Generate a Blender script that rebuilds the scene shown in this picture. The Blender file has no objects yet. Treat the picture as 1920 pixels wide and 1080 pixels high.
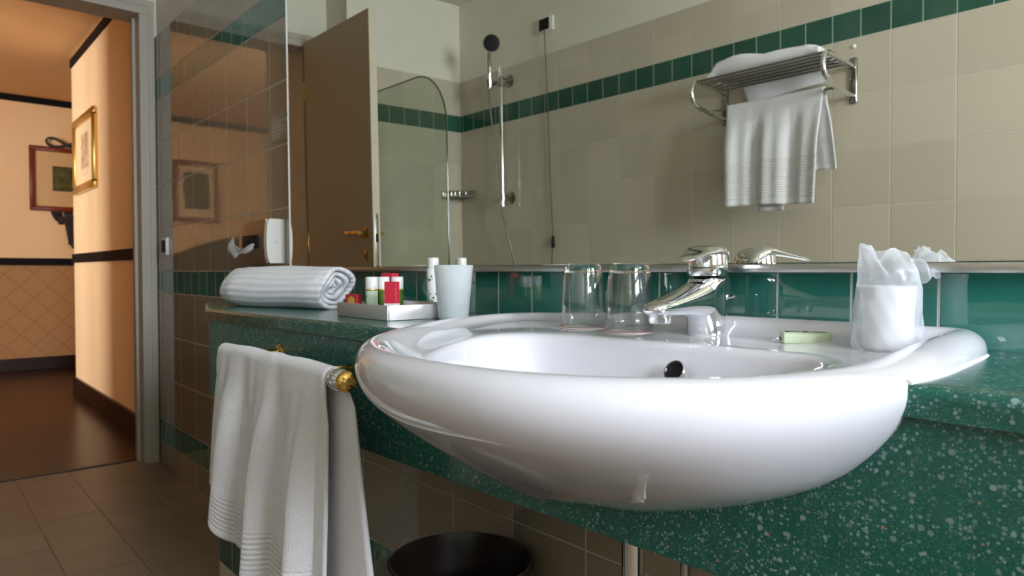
import bpy, bmesh, math, random
from mathutils import Vector, Matrix
random.seed(7)
S = bpy.context.scene
COL = S.collection
PI = math.pi

# ------------------------------------------------------------------ camera, world, light, exposure
cam_d = bpy.data.cameras.new('camera')
cam = bpy.data.objects.new('camera', cam_d)
COL.objects.link(cam)
cam.location = (0.0, -0.9134, 0.911)
YAW, PITCH = 0.7206, 0.0247
fwd = Vector((-math.cos(YAW) * math.cos(PITCH), math.sin(YAW) * math.cos(PITCH), -math.sin(PITCH)))
cam.rotation_euler = fwd.to_track_quat('-Z', 'Y').to_euler()
cam_d.sensor_width = 36.0
cam_d.lens = 1303.0 / 1920.0 * 36.0
cam_d.clip_start = 0.02
cam_d.dof.use_dof = True
cam_d.dof.focus_distance = 0.90
cam_d.dof.aperture_fstop = 9.0
S.camera = cam

w = bpy.data.worlds.new('world')
S.world = w
w.use_nodes = True
w.node_tree.nodes['Background'].inputs[0].default_value = (0.75, 0.88, 1.0, 1)
w.node_tree.nodes['Background'].inputs[1].default_value = 1.5


def area(name, loc, target, sx, sy, power, col):
    l = bpy.data.lights.new(name, 'AREA')
    l.shape = 'RECTANGLE'
    l.size, l.size_y = sx, sy
    l.energy = power
    l.color = col
    o = bpy.data.objects.new(name, l)
    COL.objects.link(o)
    o.location = loc
    d = Vector(target) - Vector(loc)
    o.rotation_euler = d.to_track_quat('-Z', 'Z').to_euler()
    return o


# daylight through the bathroom window (right wall) and through the bedroom window
area('bathroom_daylight', (1.98, -0.64, 1.72), (0, -0.64, 1.45), 0.95, 1.25, 56.0, (0.87, 0.89, 1.0))
area('bedroom_daylight', (-3.72, -3.45, 1.60), (-3.95, 0, 1.40), 0.85, 1.35, 120.0, (1.0, 0.83, 0.63))

S.view_settings.view_transform = 'Standard'
S.view_settings.look = 'None'
S.view_settings.exposure = 1.62
S.view_settings.gamma = 1.0
S.view_settings.use_curve_mapping = False


# ------------------------------------------------------------------ materials
class NT:
    def __init__(s, name):
        s.m = bpy.data.materials.new(name)
        s.m.use_nodes = True
        s.t = s.m.node_tree
        s.b = s.t.nodes['Principled BSDF']
        s.out = s.t.nodes['Material Output']

    def n(s, typ, **kw):
        nd = s.t.nodes.new(typ)
        for k, v in kw.items():
            setattr(nd, k, v)
        return nd

    def link(s, a, b):
        s.t.links.new(a, b)

    def put(s, sock, v):
        if hasattr(v, 'is_output'):
            s.link(v, sock)
        else:
            sock.default_value = v

    def math(s, op, a, b=0.0, c=None):
        nd = s.n('ShaderNodeMath', operation=op)
        s.put(nd.inputs[0], a)
        s.put(nd.inputs[1], b)
        if c is not None:
            s.put(nd.inputs[2], c)
        return nd.outputs[0]

    def mix(s, f, a, b):
        nd = s.n('ShaderNodeMix', data_type='RGBA')
        s.put(nd.inputs[0], f)
        s.put(nd.inputs[6], a if hasattr(a, 'is_output') else (*a, 1) if len(a) == 3 else a)
        s.put(nd.inputs[7], b if hasattr(b, 'is_output') else (*b, 1) if len(b) == 3 else b)
        return nd.outputs[2]

    def ramp(s, f, stops):
        nd = s.n('ShaderNodeValToRGB')
        while len(nd.color_ramp.elements) < len(stops):
            nd.color_ramp.elements.new(0.5)
        for e, (p, c) in zip(nd.color_ramp.elements, stops):
            e.position = p
            e.color = (*c, 1) if len(c) == 3 else c
        s.link(f, nd.inputs[0])
        return nd.outputs[0]

    def noise(s, scale, detail=3.0, vec=None, rough=0.5):
        nd = s.n('ShaderNodeTexNoise')
        nd.inputs['Scale'].default_value = scale
        nd.inputs['Detail'].default_value = detail
        nd.inputs['Roughness'].default_value = rough
        if vec is not None:
            s.link(vec, nd.inputs['Vector'])
        return nd.outputs['Fac']

    def obco(s):
        return s.n('ShaderNodeTexCoord').outputs['Object']

    def xyz(s, v):
        nd = s.n('ShaderNodeSeparateXYZ')
        s.link(v, nd.inputs[0])
        return nd.outputs

    def bump(s, h, dist, strength=1.0):
        nd = s.n('ShaderNodeBump')
        nd.inputs['Strength'].default_value = strength
        nd.inputs['Distance'].default_value = dist
        s.link(h, nd.inputs['Height'])
        s.link(nd.outputs[0], s.b.inputs['Normal'])
        return nd

    def set(s, **kw):
        names = dict(col='Base Color', rough='Roughness', metal='Metallic', spec='Specular IOR Level',
                     trans='Transmission Weight', ior='IOR', sheen='Sheen Weight', coat='Coat Weight',
                     alpha='Alpha', sss='Subsurface Weight')
        for k, v in kw.items():
            if k == 'col' and not hasattr(v, 'is_output') and len(v) == 3:
                v = (*v, 1)
            s.put(s.b.inputs[names[k]], v)
        return s


def plain(name, col, rough=0.5, metal=0.0, var=0.06, nscale=30.0, **kw):
    """solid finish with a little procedural variation of tone"""
    m = NT(name)
    f = m.noise(nscale, 4.0, m.obco())
    a = tuple(max(0, c * (1 - var)) for c in col)
    b = tuple(min(1, c * (1 + var)) for c in col)
    m.set(col=m.mix(f, a, b), rough=rough, metal=metal, **kw)
    return m.m


def tile_wall(name, axis, big, small, zs=0.0, rough=0.13, spec=0.5, ior=1.5, beige=(0.60, 0.54, 0.425), green=(0.0, 0.115, 0.082)):
    m = NT(name)
    X, Y, Z = m.xyz(m.obco())
    u = X if axis == 'X' else Y
    z = m.math('SUBTRACT', Z, zs)

    def band(lo, hi):
        return m.math('MULTIPLY', m.math('GREATER_THAN', z, lo), m.math('LESS_THAN', z, hi))
    g = m.math('MAXIMUM', m.math('MAXIMUM', band(0.105, 0.21), band(0.81, 0.91)), band(1.71, 1.81))

    def cell(v, off, size):
        t = m.math('DIVIDE', m.math('SUBTRACT', v, off), size)
        k = m.math('FLOOR', t)
        fr = m.math('SUBTRACT', t, k)
        d = m.math('MULTIPLY', m.math('MINIMUM', fr, m.math('SUBTRACT', 1.0, fr)), size)
        return k, d
    kb, db = cell(u, big, 0.2)
    ks, ds = cell(u, small, 0.1)
    mid = band(0.81, 1.71)
    kz1, dz1 = cell(z, 0.01, 0.2)
    kz2, dz2 = cell(z, 0.11, 0.2)
    dz = m.math('ADD', m.math('MULTIPLY', mid, dz2), m.math('MULTIPLY', m.math('SUBTRACT', 1.0, mid), dz1))
    low = m.math('LESS_THAN', z, 0.2)
    dz = m.math('ADD', dz, m.math('MULTIPLY', low, 1.0))
    for zz in (0.105, 0.21, 0.81, 0.91, 1.71, 1.81):
        dz = m.math('MINIMUM', dz, m.math('ABSOLUTE', m.math('SUBTRACT', z, zz)))
    g1 = m.math('SUBTRACT', 1.0, g)
    # a green row ends on whole band edges only
    dzg = m.math('ADD', dz, m.math('MULTIPLY', g, 0.0))
    du = m.math('ADD', m.math('MULTIPLY', g, ds), m.math('MULTIPLY', g1, db))
    d = m.math('MINIMUM', du, dzg)
    sm = m.n('ShaderNodeMapRange', interpolation_type='SMOOTHSTEP')
    m.link(d, sm.inputs[0])
    sm.inputs[1].default_value, sm.inputs[2].default_value = 0.0009, 0.0024
    tilef = sm.outputs[0]
    k = m.math('ADD', m.math('MULTIPLY', g, m.math('ADD', ks, 37.0)), m.math('MULTIPLY', g1, m.math('ADD', kb, m.math('MULTIPLY', kz2, 13.0))))
    wn = m.n('ShaderNodeTexWhiteNoise', noise_dimensions='1D')
    m.link(k, wn.inputs['W'])
    rnd = wn.outputs['Value']
    nz = m.noise(9.0, 5.0, m.obco())
    bb = m.mix(rnd, tuple(c * 0.93 for c in beige), tuple(c * 1.05 for c in beige))
    gg = m.mix(rnd, tuple(c * 0.82 for c in green), tuple(c * 1.22 for c in green))
    c = m.mix(g, bb, gg)
    c = m.mix(m.math('MULTIPLY', nz, 0.10), c, (0.55, 0.5, 0.4))
    c = m.mix(tilef, m.mix(g, (0.60, 0.56, 0.47), (0.42, 0.48, 0.42)), c)
    m.set(col=c, rough=m.math('ADD', rough, m.math('MULTIPLY', m.math('SUBTRACT', 1.0, tilef), 0.5)), spec=spec, ior=ior)
    wav = m.noise(14.0, 1.0, m.obco())
    h = m.math('ADD', m.math('MULTIPLY', tilef, 0.0007), m.math('MULTIPLY', wav, 0.0002))
    m.bump(h, 1.0)
    return m.m


def floor_tiles():
    m = NT('floor_tile')
    X, Y, Z = m.xyz(m.obco())
    ty = m.math('DIVIDE', m.math('SUBTRACT', Y, 0.04), 0.2)
    ky = m.math('FLOOR', ty)
    fy = m.math('SUBTRACT', ty, ky)
    odd = m.math('MODULO', m.math('ABSOLUTE', ky), 2.0)
    tx = m.math('DIVIDE', m.math('SUBTRACT', m.math('ADD', X, 3.1), m.math('MULTIPLY', odd, 0.1)), 0.2)
    kx = m.math('FLOOR', tx)
    fx = m.math('SUBTRACT', tx, kx)
    dx = m.math('MULTIPLY', m.math('MINIMUM', fx, m.math('SUBTRACT', 1.0, fx)), 0.2)
    dy = m.math('MULTIPLY', m.math('MINIMUM', fy, m.math('SUBTRACT', 1.0, fy)), 0.2)
    d = m.math('MINIMUM', dx, dy)
    sm = m.n('ShaderNodeMapRange', interpolation_type='SMOOTHSTEP')
    m.link(d, sm.inputs[0])
    sm.inputs[1].default_value, sm.inputs[2].default_value = 0.001, 0.003
    wn = m.n('ShaderNodeTexWhiteNoise', noise_dimensions='1D')
    m.link(m.math('ADD', m.math('MULTIPLY', ky, 17.3), kx), wn.inputs['W'])
    c = m.mix(wn.outputs['Value'], (0.25, 0.185, 0.13), (0.31, 0.235, 0.17))
    c = m.mix(m.math('MULTIPLY', m.noise(12.0, 5.0, m.obco()), 0.35), c, (0.20, 0.15, 0.11))
    c = m.mix(sm.outputs[0], (0.16, 0.11, 0.075), c)
    m.set(col=c, rough=0.36, spec=0.4)
    m.bump(m.math('MULTIPLY', sm.outputs[0], 0.0008), 1.0)
    return m.m


def terrazzo():
    m = NT('green_terrazzo')
    co = m.obco()
    base = m.mix(m.noise(60.0, 3.0, co), (0.006, 0.070, 0.052), (0.015, 0.118, 0.088))
    c = base
    for sc, th, pal, seed in ((900.0, 0.55, ((0.02, 0.07, 0.06), (0.11, 0.25, 0.21)), 0.30),
                              (330.0, 0.62, ((0.03, 0.09, 0.08), (0.23, 0.34, 0.32)), 0.40),
                              (150.0, 0.42, ((0.08, 0.16, 0.15), (0.28, 0.36, 0.39)), 0.60)):
        v = m.n('ShaderNodeTexVoronoi', feature='F1')
        v.inputs['Scale'].default_value = sc
        v.inputs['Randomness'].default_value = 1.0
        m.link(co, v.inputs['Vector'])
        cs = m.n('ShaderNodeSeparateColor')
        m.link(v.outputs['Color'], cs.inputs[0])
        rad = m.math('MULTIPLY', m.math('SUBTRACT', cs.outputs[0], seed), th / (1 - seed) * 1.0)
        mask = m.math('LESS_THAN', v.outputs['Distance'], rad)
        chip = m.mix(cs.outputs[1], *pal)
        chip = m.mix(m.math('GREATER_THAN', cs.outputs[2], 0.99), chip, (0.45, 0.20, 0.09))
        c = m.mix(m.math('MULTIPLY', mask, 0.85), c, chip)
    m.set(col=c, rough=0.2, spec=0.5)
    return m.m


def terry(name, col, rib=None):
    """towelling: fine loops; rib = (axis, lo, hi, period) ribbed border between two coordinates"""
    m = NT(name)
    co = m.obco()
    n1 = m.noise(330.0, 4.0, co, 0.7)
    n2 = m.noise(45.0, 3.0, co)
    c = m.mix(n2, tuple(x * 0.93 for x in col), col)
    h = m.math('MULTIPLY', n1, 0.0032)
    h = m.math('ADD', h, m.math('MULTIPLY', n2, 0.0022))
    if rib:
        ax, lo, hi, per = rib
        v = m.xyz(m.n('ShaderNodeTexCoord').outputs['UV'])[1]
        wv = m.math('SINE', m.math('MULTIPLY', v, 2 * PI / per))
        mk = m.math('MULTIPLY', m.math('GREATER_THAN', v, lo), m.math('LESS_THAN', v, hi))
        h = m.math('ADD', h, m.math('MULTIPLY', m.math('MULTIPLY', wv, mk), 0.0012))
        dk = m.math('MULTIPLY', mk, m.math('MULTIPLY', m.math('LESS_THAN', wv, -0.2), 0.16))
        c = m.mix(dk, c, tuple(x * 0.55 for x in col))
    m.set(col=c, rough=0.95, spec=0.1, sheen=0.25)
    m.bump(h, 1.0, 0.8)
    return m.m


def thin_glass(name, tint, refl=1.0, haze=0.0):
    m = NT(name)
    t = m.t
    t.nodes.remove(m.b)
    tr = m.n('ShaderNodeBsdfTransparent')
    tr.inputs[0].default_value = (*tint, 1)
    gl = m.n('ShaderNodeBsdfGlossy')
    gl.inputs['Roughness'].default_value = 0.01
    fr = m.n('ShaderNodeFresnel')
    geo = m.n('ShaderNodeNewGeometry')
    m.link(m.math('SUBTRACT', 1.5, m.math('MULTIPLY', geo.outputs['Backfacing'], 1.5 - 1 / 1.5)), fr.inputs[0])
    mx = m.n('ShaderNodeMixShader')
    m.link(m.math('MULTIPLY', fr.outputs[0], refl), mx.inputs[0])
    m.link(tr.outputs[0], mx.inputs[1])
    m.link(gl.outputs[0], mx.inputs[2])
    last = mx.outputs[0]
    if haze:
        df = m.n('ShaderNodeBsdfDiffuse')
        df.inputs[0].default_value = (0.66, 0.76, 0.60, 1)
        hz = m.n('ShaderNodeMixShader')
        m.link(m.math('MULTIPLY', m.noise(3.0, 3.0, m.obco()), haze * 2), hz.inputs[0])
        m.link(last, hz.inputs[1])
        m.link(df.outputs[0], hz.inputs[2])
        last = hz.outputs[0]
    m.link(last, m.out.inputs[0])
    return m.m


def film(name, col, opac, rough=0.2, creased=False):
    """thin translucent plastic film"""
    m = NT(name)
    tr = m.n('ShaderNodeBsdfTransparent')
    tl = m.n('ShaderNodeBsdfTranslucent')
    tl.inputs[0].default_value = (*col, 1)
    m.set(col=col, rough=rough, spec=0.6)
    a = m.n('ShaderNodeMixShader')
    a.inputs[0].default_value = 0.5
    m.link(m.b.outputs[0], a.inputs[1])
    m.link(tl.outputs[0], a.inputs[2])
    b = m.n('ShaderNodeMixShader')
    nz = m.noise(30.0, 4.0, m.obco())
    m.link(m.math('ADD', m.math('MULTIPLY', nz, 0.25), opac - 0.12), b.inputs[0])
    m.link(tr.outputs[0], b.inputs[1])
    m.link(a.outputs[0], b.inputs[2])
    m.link(b.outputs[0], m.out.inputs[0])
    if creased:
        mp = m.n('ShaderNodeMapping')
        mp.inputs['Scale'].default_value = (1.0, 1.0, 0.45)
        mp.inputs['Rotation'].default_value = (0.3, 0.5, 0.2)
        m.link(m.obco(), mp.inputs[0])
        wv = m.n('ShaderNodeTexNoise')
        wv.noise_type = 'RIDGED_MULTIFRACTAL'
        wv.inputs['Scale'].default_value = 38.0
        wv.inputs['Detail'].default_value = 4.0
        m.link(mp.outputs[0], wv.inputs['Vector'])
        m.bump(wv.outputs['Fac'], 0.0035, 0.8)
    else:
        m.bump(m.noise(55.0, 3.0, m.obco()), 0.001, 0.3)
    return m.m


def wallpaper():
    m = NT('lattice_wallpaper')
    X, Y, Z = m.xyz(m.obco())
    a = m.math('DIVIDE', m.math('ADD', m.math('ADD', X, Y), Z), 0.22)
    b = m.math('DIVIDE', m.math('SUBTRACT', m.math('ADD', X, Y), Z), 0.22)
    d = None
    for v in (a, b):
        f = m.math('FRACT', v)
        e = m.math('MINIMUM', f, m.math('SUBTRACT', 1.0, f))
        d = e if d is None else m.math('MINIMUM', d, e)
    line = m.math('LESS_THAN', d, 0.035)
    low = m.math('LESS_THAN', Z, 0.97)
    c = m.mix(low, m.mix(m.noise(90.0, 4.0, m.obco()), (0.80, 0.60, 0.40), (0.86, 0.67, 0.46)), m.mix(m.math('MULTIPLY', line, 0.40), (0.40, 0.245, 0.135), (0.20, 0.11, 0.055)))
    m.set(col=c, rough=0.8, spec=0.2)
    return m.m


def wood(name, a, b, scale, stretch, rough=0.3, planks=None, spec=0.4):
    m = NT(name)
    mp = m.n('ShaderNodeMapping')
    mp.inputs['Scale'].default_value = stretch
    m.link(m.obco(), mp.inputs[0])
    f = m.noise(scale, 6.0, mp.outputs[0])
    c = m.mix(f, a, b)
    if planks:
        X, Y, Z = m.xyz(m.obco())
        t = m.math('DIVIDE', Y, planks)
        k = m.math('FLOOR', t)
        fr = m.math('SUBTRACT', t, k)
        wn = m.n('ShaderNodeTexWhiteNoise', noise_dimensions='1D')
        m.link(k, wn.inputs['W'])
        c = m.mix(m.math('MULTIPLY', wn.outputs['Value'], 0.6), c, b)
        c = m.mix(m.math('LESS_THAN', fr, 0.02), c, (0.01, 0.005, 0.003))
    m.set(col=c, rough=rough, spec=spec)
    return m.m


def art(name, paper, ink, sc):
    m = NT(name)
    f = m.noise(sc, 5.0, m.obco(), 0.65)
    m.set(col=m.ramp(f, ((0.40, ink), (0.60, paper))), rough=0.6)
    return m.m


M = {}
M['tile_front'] = tile_wall('tile_mirror_wall', 'X', -0.2390, -0.2814, 0.0, rough=0.03, spec=0.5, ior=1.92, beige=(0.33, 0.27, 0.19), green=(0.0, 0.150, 0.120))  # same tile as opposite, beige darkened to carry the shade below the counter
M['tile_back'] = tile_wall('tile_opposite_wall', 'X', -0.7368, -0.6368, 0.0, rough=0.16, green=(0.0, 0.078, 0.050))
M['tile_side'] = tile_wall('tile_side_wall', 'Y', -1.7036, -1.7036, 0.0, rough=0.12, green=(0.0, 0.078, 0.050))
M['tile_pier'] = tile_wall('tile_pier', 'X', -1.375, -1.275, -0.60, rough=0.12, green=(0.0, 0.078, 0.050))
M['floor'] = floor_tiles()
M['terrazzo'] = terrazzo()
M['plaster'] = plain('white_plaster', (0.80, 0.77, 0.66), 0.9, var=0.04, nscale=8)
M['ceiling'] = plain('ceiling_paint', (0.74, 0.71, 0.62), 0.9, var=0.02)
M['peach'] = plain('peach_ceiling_paint', (0.74, 0.47, 0.26), 0.9, var=0.04)
M['paper'] = wallpaper()
M['cream_wall'] = plain('cream_wall_paint', (0.84, 0.68, 0.52), 0.85, var=0.03, nscale=14)
M['band'] = plain('dark_band', (0.006, 0.006, 0.011), 0.7, var=0.2, spec=0.15)
M['parquet'] = wood('parquet', (0.055, 0.014, 0.006), (0.020, 0.006, 0.003), 9.0, (0.5, 6, 1), 0.26, 0.09, 0.16)
M['dark_wood'] = wood('dark_wood', (0.018, 0.006, 0.004), (0.009, 0.003, 0.002), 10, (1, 1, 6), 0.4)
M['door'] = plain('taupe_door_laminate', (0.50, 0.375, 0.245), 0.5, var=0.05, nscale=60)
M['door_edge'] = plain('cream_door_edge', (0.66, 0.60, 0.46), 0.5, var=0.03)
M['casing'] = plain('grey_casing_paint', (0.52, 0.48, 0.40), 0.45, var=0.04)
M['chrome'] = plain('chrome', (0.82, 0.83, 0.85), 0.06, 1.0, var=0.02)
M['steel'] = plain('brushed_steel', (0.55, 0.54, 0.52), 0.28, 1.0, var=0.08)
M['dull_chrome'] = plain('dull_chrome', (0.42, 0.42, 0.40), 0.14, 1.0, var=0.1)
M['tray'] = plain('satin_silver', (0.66, 0.63, 0.64), 0.42, 0.65, var=0.04, nscale=200)
M['brass'] = plain('polished_brass', (0.72, 0.46, 0.13), 0.16, 1.0, var=0.05)
M['gilt'] = plain('gilt_frame', (0.75, 0.50, 0.14), 0.25, 1.0, var=0.1)
M['ceramic'] = plain('white_ceramic', (0.68, 0.675, 0.73), 0.05, var=0.01, coat=0.5)
M['caulk'] = plain('white_caulk', (0.78, 0.78, 0.80), 0.5, var=0.08, nscale=120)
M['black'] = plain('black_plastic', (0.010, 0.010, 0.011), 0.5, var=0.1, spec=0.2)
M['white_plastic'] = plain('white_plastic', (0.80, 0.78, 0.72), 0.3, var=0.02)
M['cord'] = plain('grey_cord', (0.08, 0.075, 0.065), 0.7)
M['frosted'] = film('frosted_plastic', (0.90, 0.94, 0.96), 0.80, 0.35)
M['film'] = film('clear_bag_film', (0.88, 0.90, 0.95), 0.50, 0.10, True)
M['liner'] = film('bin_liner_film', (0.55, 0.52, 0.5), 0.45, 0.25)
M['pane'] = thin_glass('window_pane', (0.97, 0.99, 0.98))
M['clear'] = thin_glass('clear_tumbler_glass', (0.95, 0.968, 0.962), 2.2)
M['screen'] = thin_glass('shower_screen_glass', (0.93, 0.965, 0.925), 1.0, 0.10)
M['screen_edge'] = plain('green_glass_edge', (0.01, 0.05, 0.035), 0.1)
M['red'] = plain('red_card', (0.62, 0.025, 0.055), 0.45, var=0.04)
M['dark_red'] = plain('dark_red_card', (0.30, 0.012, 0.02), 0.45, var=0.06)
M['white_card'] = plain('white_card', (0.8, 0.8, 0.78), 0.6, var=0.03)
M['gold'] = plain('gold_foil', (0.75, 0.50, 0.12), 0.3, 0.8, var=0.1)
M['pale_label'] = plain('pale_green_label', (0.52, 0.66, 0.50), 0.35, var=0.1, nscale=120)
M['olive'] = plain('olive_green_gel', (0.07, 0.13, 0.015), 0.2, var=0.4, nscale=150)
M['cap'] = plain('milky_cap', (0.74, 0.75, 0.74), 0.2, var=0.03)
M['leaf'] = plain('green_label_print', (0.03, 0.16, 0.06), 0.4, var=0.2)
M['ink'] = plain('dark_print', (0.02, 0.05, 0.035), 0.5)
M['grey_ink'] = plain('grey_print', (0.32, 0.30, 0.26), 0.5)
M['soap'] = plain('pale_green_wrapper', (0.54, 0.62, 0.42), 0.35, var=0.07, nscale=150)
M['paper_white'] = plain('white_paper', (0.80, 0.78, 0.78), 0.7, var=0.03)
M['tissue'] = plain('white_tissue', (0.82, 0.82, 0.86), 0.9, var=0.03, sss=0.0)
M['bin'] = plain('dark_brown_plastic', (0.035, 0.022, 0.016), 0.35, var=0.15)
M['towel'] = terry('towel_plain', (0.88, 0.87, 0.90))
M['towel_hang'] = terry('towel_hanging', (0.88, 0.87, 0.90), ('v', 0.80, 0.97, 0.0225))
M['towel_bath'] = terry('towel_bath', (0.88, 0.87, 0.89), ('v', 0.60, 0.95, 0.022))
M['towel_roll'] = terry('towel_roll', (0.90, 0.90, 0.94), ('v', 0.70, 0.985, 0.0135))
M['red_wood'] = wood('red_wood_frame', (0.22, 0.035, 0.012), (0.12, 0.02, 0.008), 12, (1, 1, 5), 0.3)
M['mat'] = plain('picture_mat', (0.62, 0.45, 0.27), 0.8)
M['mat_light'] = plain('picture_mat_light', (0.80, 0.70, 0.54), 0.8)
M['art_green'] = art('botanical_print', (0.10, 0.11, 0.035), (0.03, 0.032, 0.012), 14)
M['art_sepia'] = art('sepia_print', (0.70, 0.58, 0.44), (0.36, 0.22, 0.14), 12)
M['ribbon'] = plain('navy_ribbon', (0.025, 0.022, 0.035), 0.6, var=0.3, nscale=60)
M['headboard'] = plain('dark_upholstery', (0.045, 0.03, 0.03), 0.8, var=0.2)
M['window'] = plain('white_window_paint', (0.78, 0.77, 0.74), 0.4, var=0.02)
M['acrylic'] = plain('white_acrylic', (0.78, 0.78, 0.77), 0.12, var=0.01)
M['curtain'] = plain('navy_curtain', (0.03, 0.03, 0.045), 0.9, var=0.2)

mm = NT('mirror_silver')
mm.set(col=mm.mix(mm.noise(3.0, 2.0, mm.obco()), (0.94, 0.95, 0.88), (0.95, 0.96, 0.89)), metal=1.0, rough=0.0)
M['mirror'] = mm.m
gm = NT('drinking_glass')
gm.set(col=(1, 1, 1), rough=0.0, trans=1.0, ior=1.48)
M['glass'] = gm.m
dm = NT('grey_disc_print')
dm.set(col=dm.mix(dm.noise(120, 3, dm.obco()), (0.70, 0.66, 0.68), (0.80, 0.78, 0.80)), rough=0.6)
M['disc'] = dm.m


# ------------------------------------------------------------------ mesh helpers
class G:
    """collects shapes in world space; becomes ONE mesh object"""

    def __init__(s):
        s.bm = bmesh.new()
        s.uv = None

    def box(s, a, b, bev=0.0, seg=2, rot=0.0, at=None):
        a, b = Vector(a), Vector(b)
        c = (a + b) / 2
        g = bmesh.ops.create_cube(s.bm, size=1.0)
        vs = g['verts']
        bmesh.ops.scale(s.bm, vec=[max(1e-5, abs(b[i] - a[i])) for i in range(3)], verts=vs)
        bmesh.ops.translate(s.bm, vec=c, verts=vs)
        if rot:
            bmesh.ops.rotate(s.bm, cent=at or c, matrix=Matrix.Rotation(rot, 3, 'Z'), verts=vs)
        if bev:
            es = {e for v in vs for e in v.link_edges}
            bmesh.ops.bevel(s.bm, geom=list(es), offset=bev, segments=seg, affect='EDGES', profile=0.5)
        return s

    def tube(s, pts, r, n=12, cap=True):
        pts = [Vector(p) for p in pts]
        rs = r if isinstance(r, (list, tuple)) else [r] * len(pts)
        rings = []
        prev = None
        for i, p in enumerate(pts):
            t = (pts[min(i + 1, len(pts) - 1)] - pts[max(i - 1, 0)]).normalized()
            if prev is None:
                up = Vector((0, 0, 1)) if abs(t.z) < 0.9 else Vector((1, 0, 0))
                u = t.cross(up).normalized()
            else:
                u = (prev - t * prev.dot(t)).normalized()
            prev = u
            v = t.cross(u)
            rings.append([s.bm.verts.new(p + (u * math.cos(2 * PI * k / n) + v * math.sin(2 * PI * k / n)) * rs[i]) for k in range(n)])
        s.skin(rings, True, cap)
        return s

    def skin(s, rings, closed=True, cap=False):
        for a, b in zip(rings, rings[1:]):
            n = len(a)
            for k in range(n if closed else n - 1):
                s.bm.faces.new((a[k], a[(k + 1) % n], b[(k + 1) % n], b[k]))
        if cap:
            s.bm.faces.new(list(reversed(rings[0])))
            s.bm.faces.new(rings[-1])

    def lathe(s, prof, c, n=40, axis='Z', cap=True, sx=1.0, sy=1.0):
        rings = []
        for r, h in prof:
            ring = []
            for k in range(n):
                a = 2 * PI * k / n
                x, y = r * math.cos(a) * sx, r * math.sin(a) * sy
                p = {'Z': (x, y, h), 'Y': (x, h, -y), 'X': (h, x, y)}[axis]
                ring.append(s.bm.verts.new(Vector(c) + Vector(p)))
            rings.append(ring)
        s.skin(rings, True, cap)
        return s

    def prism(s, poly, z0, z1, axis='Z'):
        def pt(p, h):
            return {'Z': (p[0], p[1], h), 'Y': (p[0], h, p[1]), 'X': (h, p[0], p[1])}[axis]
        a = [s.bm.verts.new(pt(p, z0)) for p in poly]
        b = [s.bm.verts.new(pt(p, z1)) for p in poly]
        s.skin([a, b], True, True)
        return s

    def sheet(s, f, nu, nv):
        uvl = s.bm.loops.layers.uv.verify()
        g = [[s.bm.verts.new(f(i / nu, j / nv)) for i in range(nu + 1)] for j in range(nv + 1)]
        for j in range(nv):
            for i in range(nu):
                fc = s.bm.faces.new((g[j][i], g[j][i + 1], g[j + 1][i + 1], g[j + 1][i]))
                for lp, (a, b) in zip(fc.loops, ((i, j), (i + 1, j), (i + 1, j + 1), (i, j + 1))):
                    lp[uvl].uv = (a / nu, b / nv)
        return s

    def rings(s, rr, closed=True, cap=False):
        s.skin([[s.bm.verts.new(Vector(p)) for p in r] for r in rr], closed, cap)
        return s


def sst(a, b, x):
    t_ = min(1, max(0, (x - a) / (b - a)))
    return t_ * t_ * (3 - 2 * t_)


def world_loc(o):
    v = Vector((0, 0, 0))
    while o:
        v += o.location
        o = o.parent
    return v


def obj(name, g, mat, parent=None, smooth=True, angle=40, label=None, solid=0.0, sub=0, kind=None):
    bmesh.ops.recalc_face_normals(g.bm, faces=g.bm.faces)
    me = bpy.data.meshes.new(name)
    g.bm.to_mesh(me)
    g.bm.free()
    o = bpy.data.objects.new(name, me)
    COL.objects.link(o)
    me.materials.append(M[mat] if isinstance(mat, str) else mat)
    if parent:
        off = world_loc(parent)
        me.transform(Matrix.Translation(-off))
        o.parent = parent
    if smooth:
        for p in me.polygons:
            p.use_smooth = True
        me.set_sharp_from_angle(angle=math.radians(angle))
    if solid:
        md = o.modifiers.new('thickness', 'SOLIDIFY')
        md.thickness = solid
        md.offset = 0
    if sub:
        md = o.modifiers.new('smooth', 'SUBSURF')
        md.levels = md.render_levels = sub
    if label:
        o['label'] = label
    if kind:
        o['kind'] = kind
    return o


def rebase(o, loc):
    """move a single-mesh thing's origin to its base"""
    o.data.transform(Matrix.Translation(-Vector(loc)))
    o.location = loc


def tag(o, label, cat, group=None):
    o['label'] = label
    o['category'] = cat
    if group:
        o['group'] = group
    return o


def thing(name, loc, label, cat, group=None):
    o = bpy.data.objects.new(name, None)
    o.empty_display_size = 0.05
    COL.objects.link(o)
    o.location = loc
    return tag(o, label, cat, group)


def struct(name, g, mat, parent=None, **kw):
    return obj(name, g, mat, parent, kind='structure', smooth=False, **kw)


def dup(root, loc, label=None, group=None):
    r = root.copy()
    COL.objects.link(r)
    r.location = loc
    if label:
        r['label'] = label
    if group:
        r['group'] = group
    for ch in list(root.children):
        c = ch.copy()
        COL.objects.link(c)
        c.parent = r
        for gch in list(ch.children):
            d = gch.copy()
            COL.objects.link(d)
            d.parent = c
    return r


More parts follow.
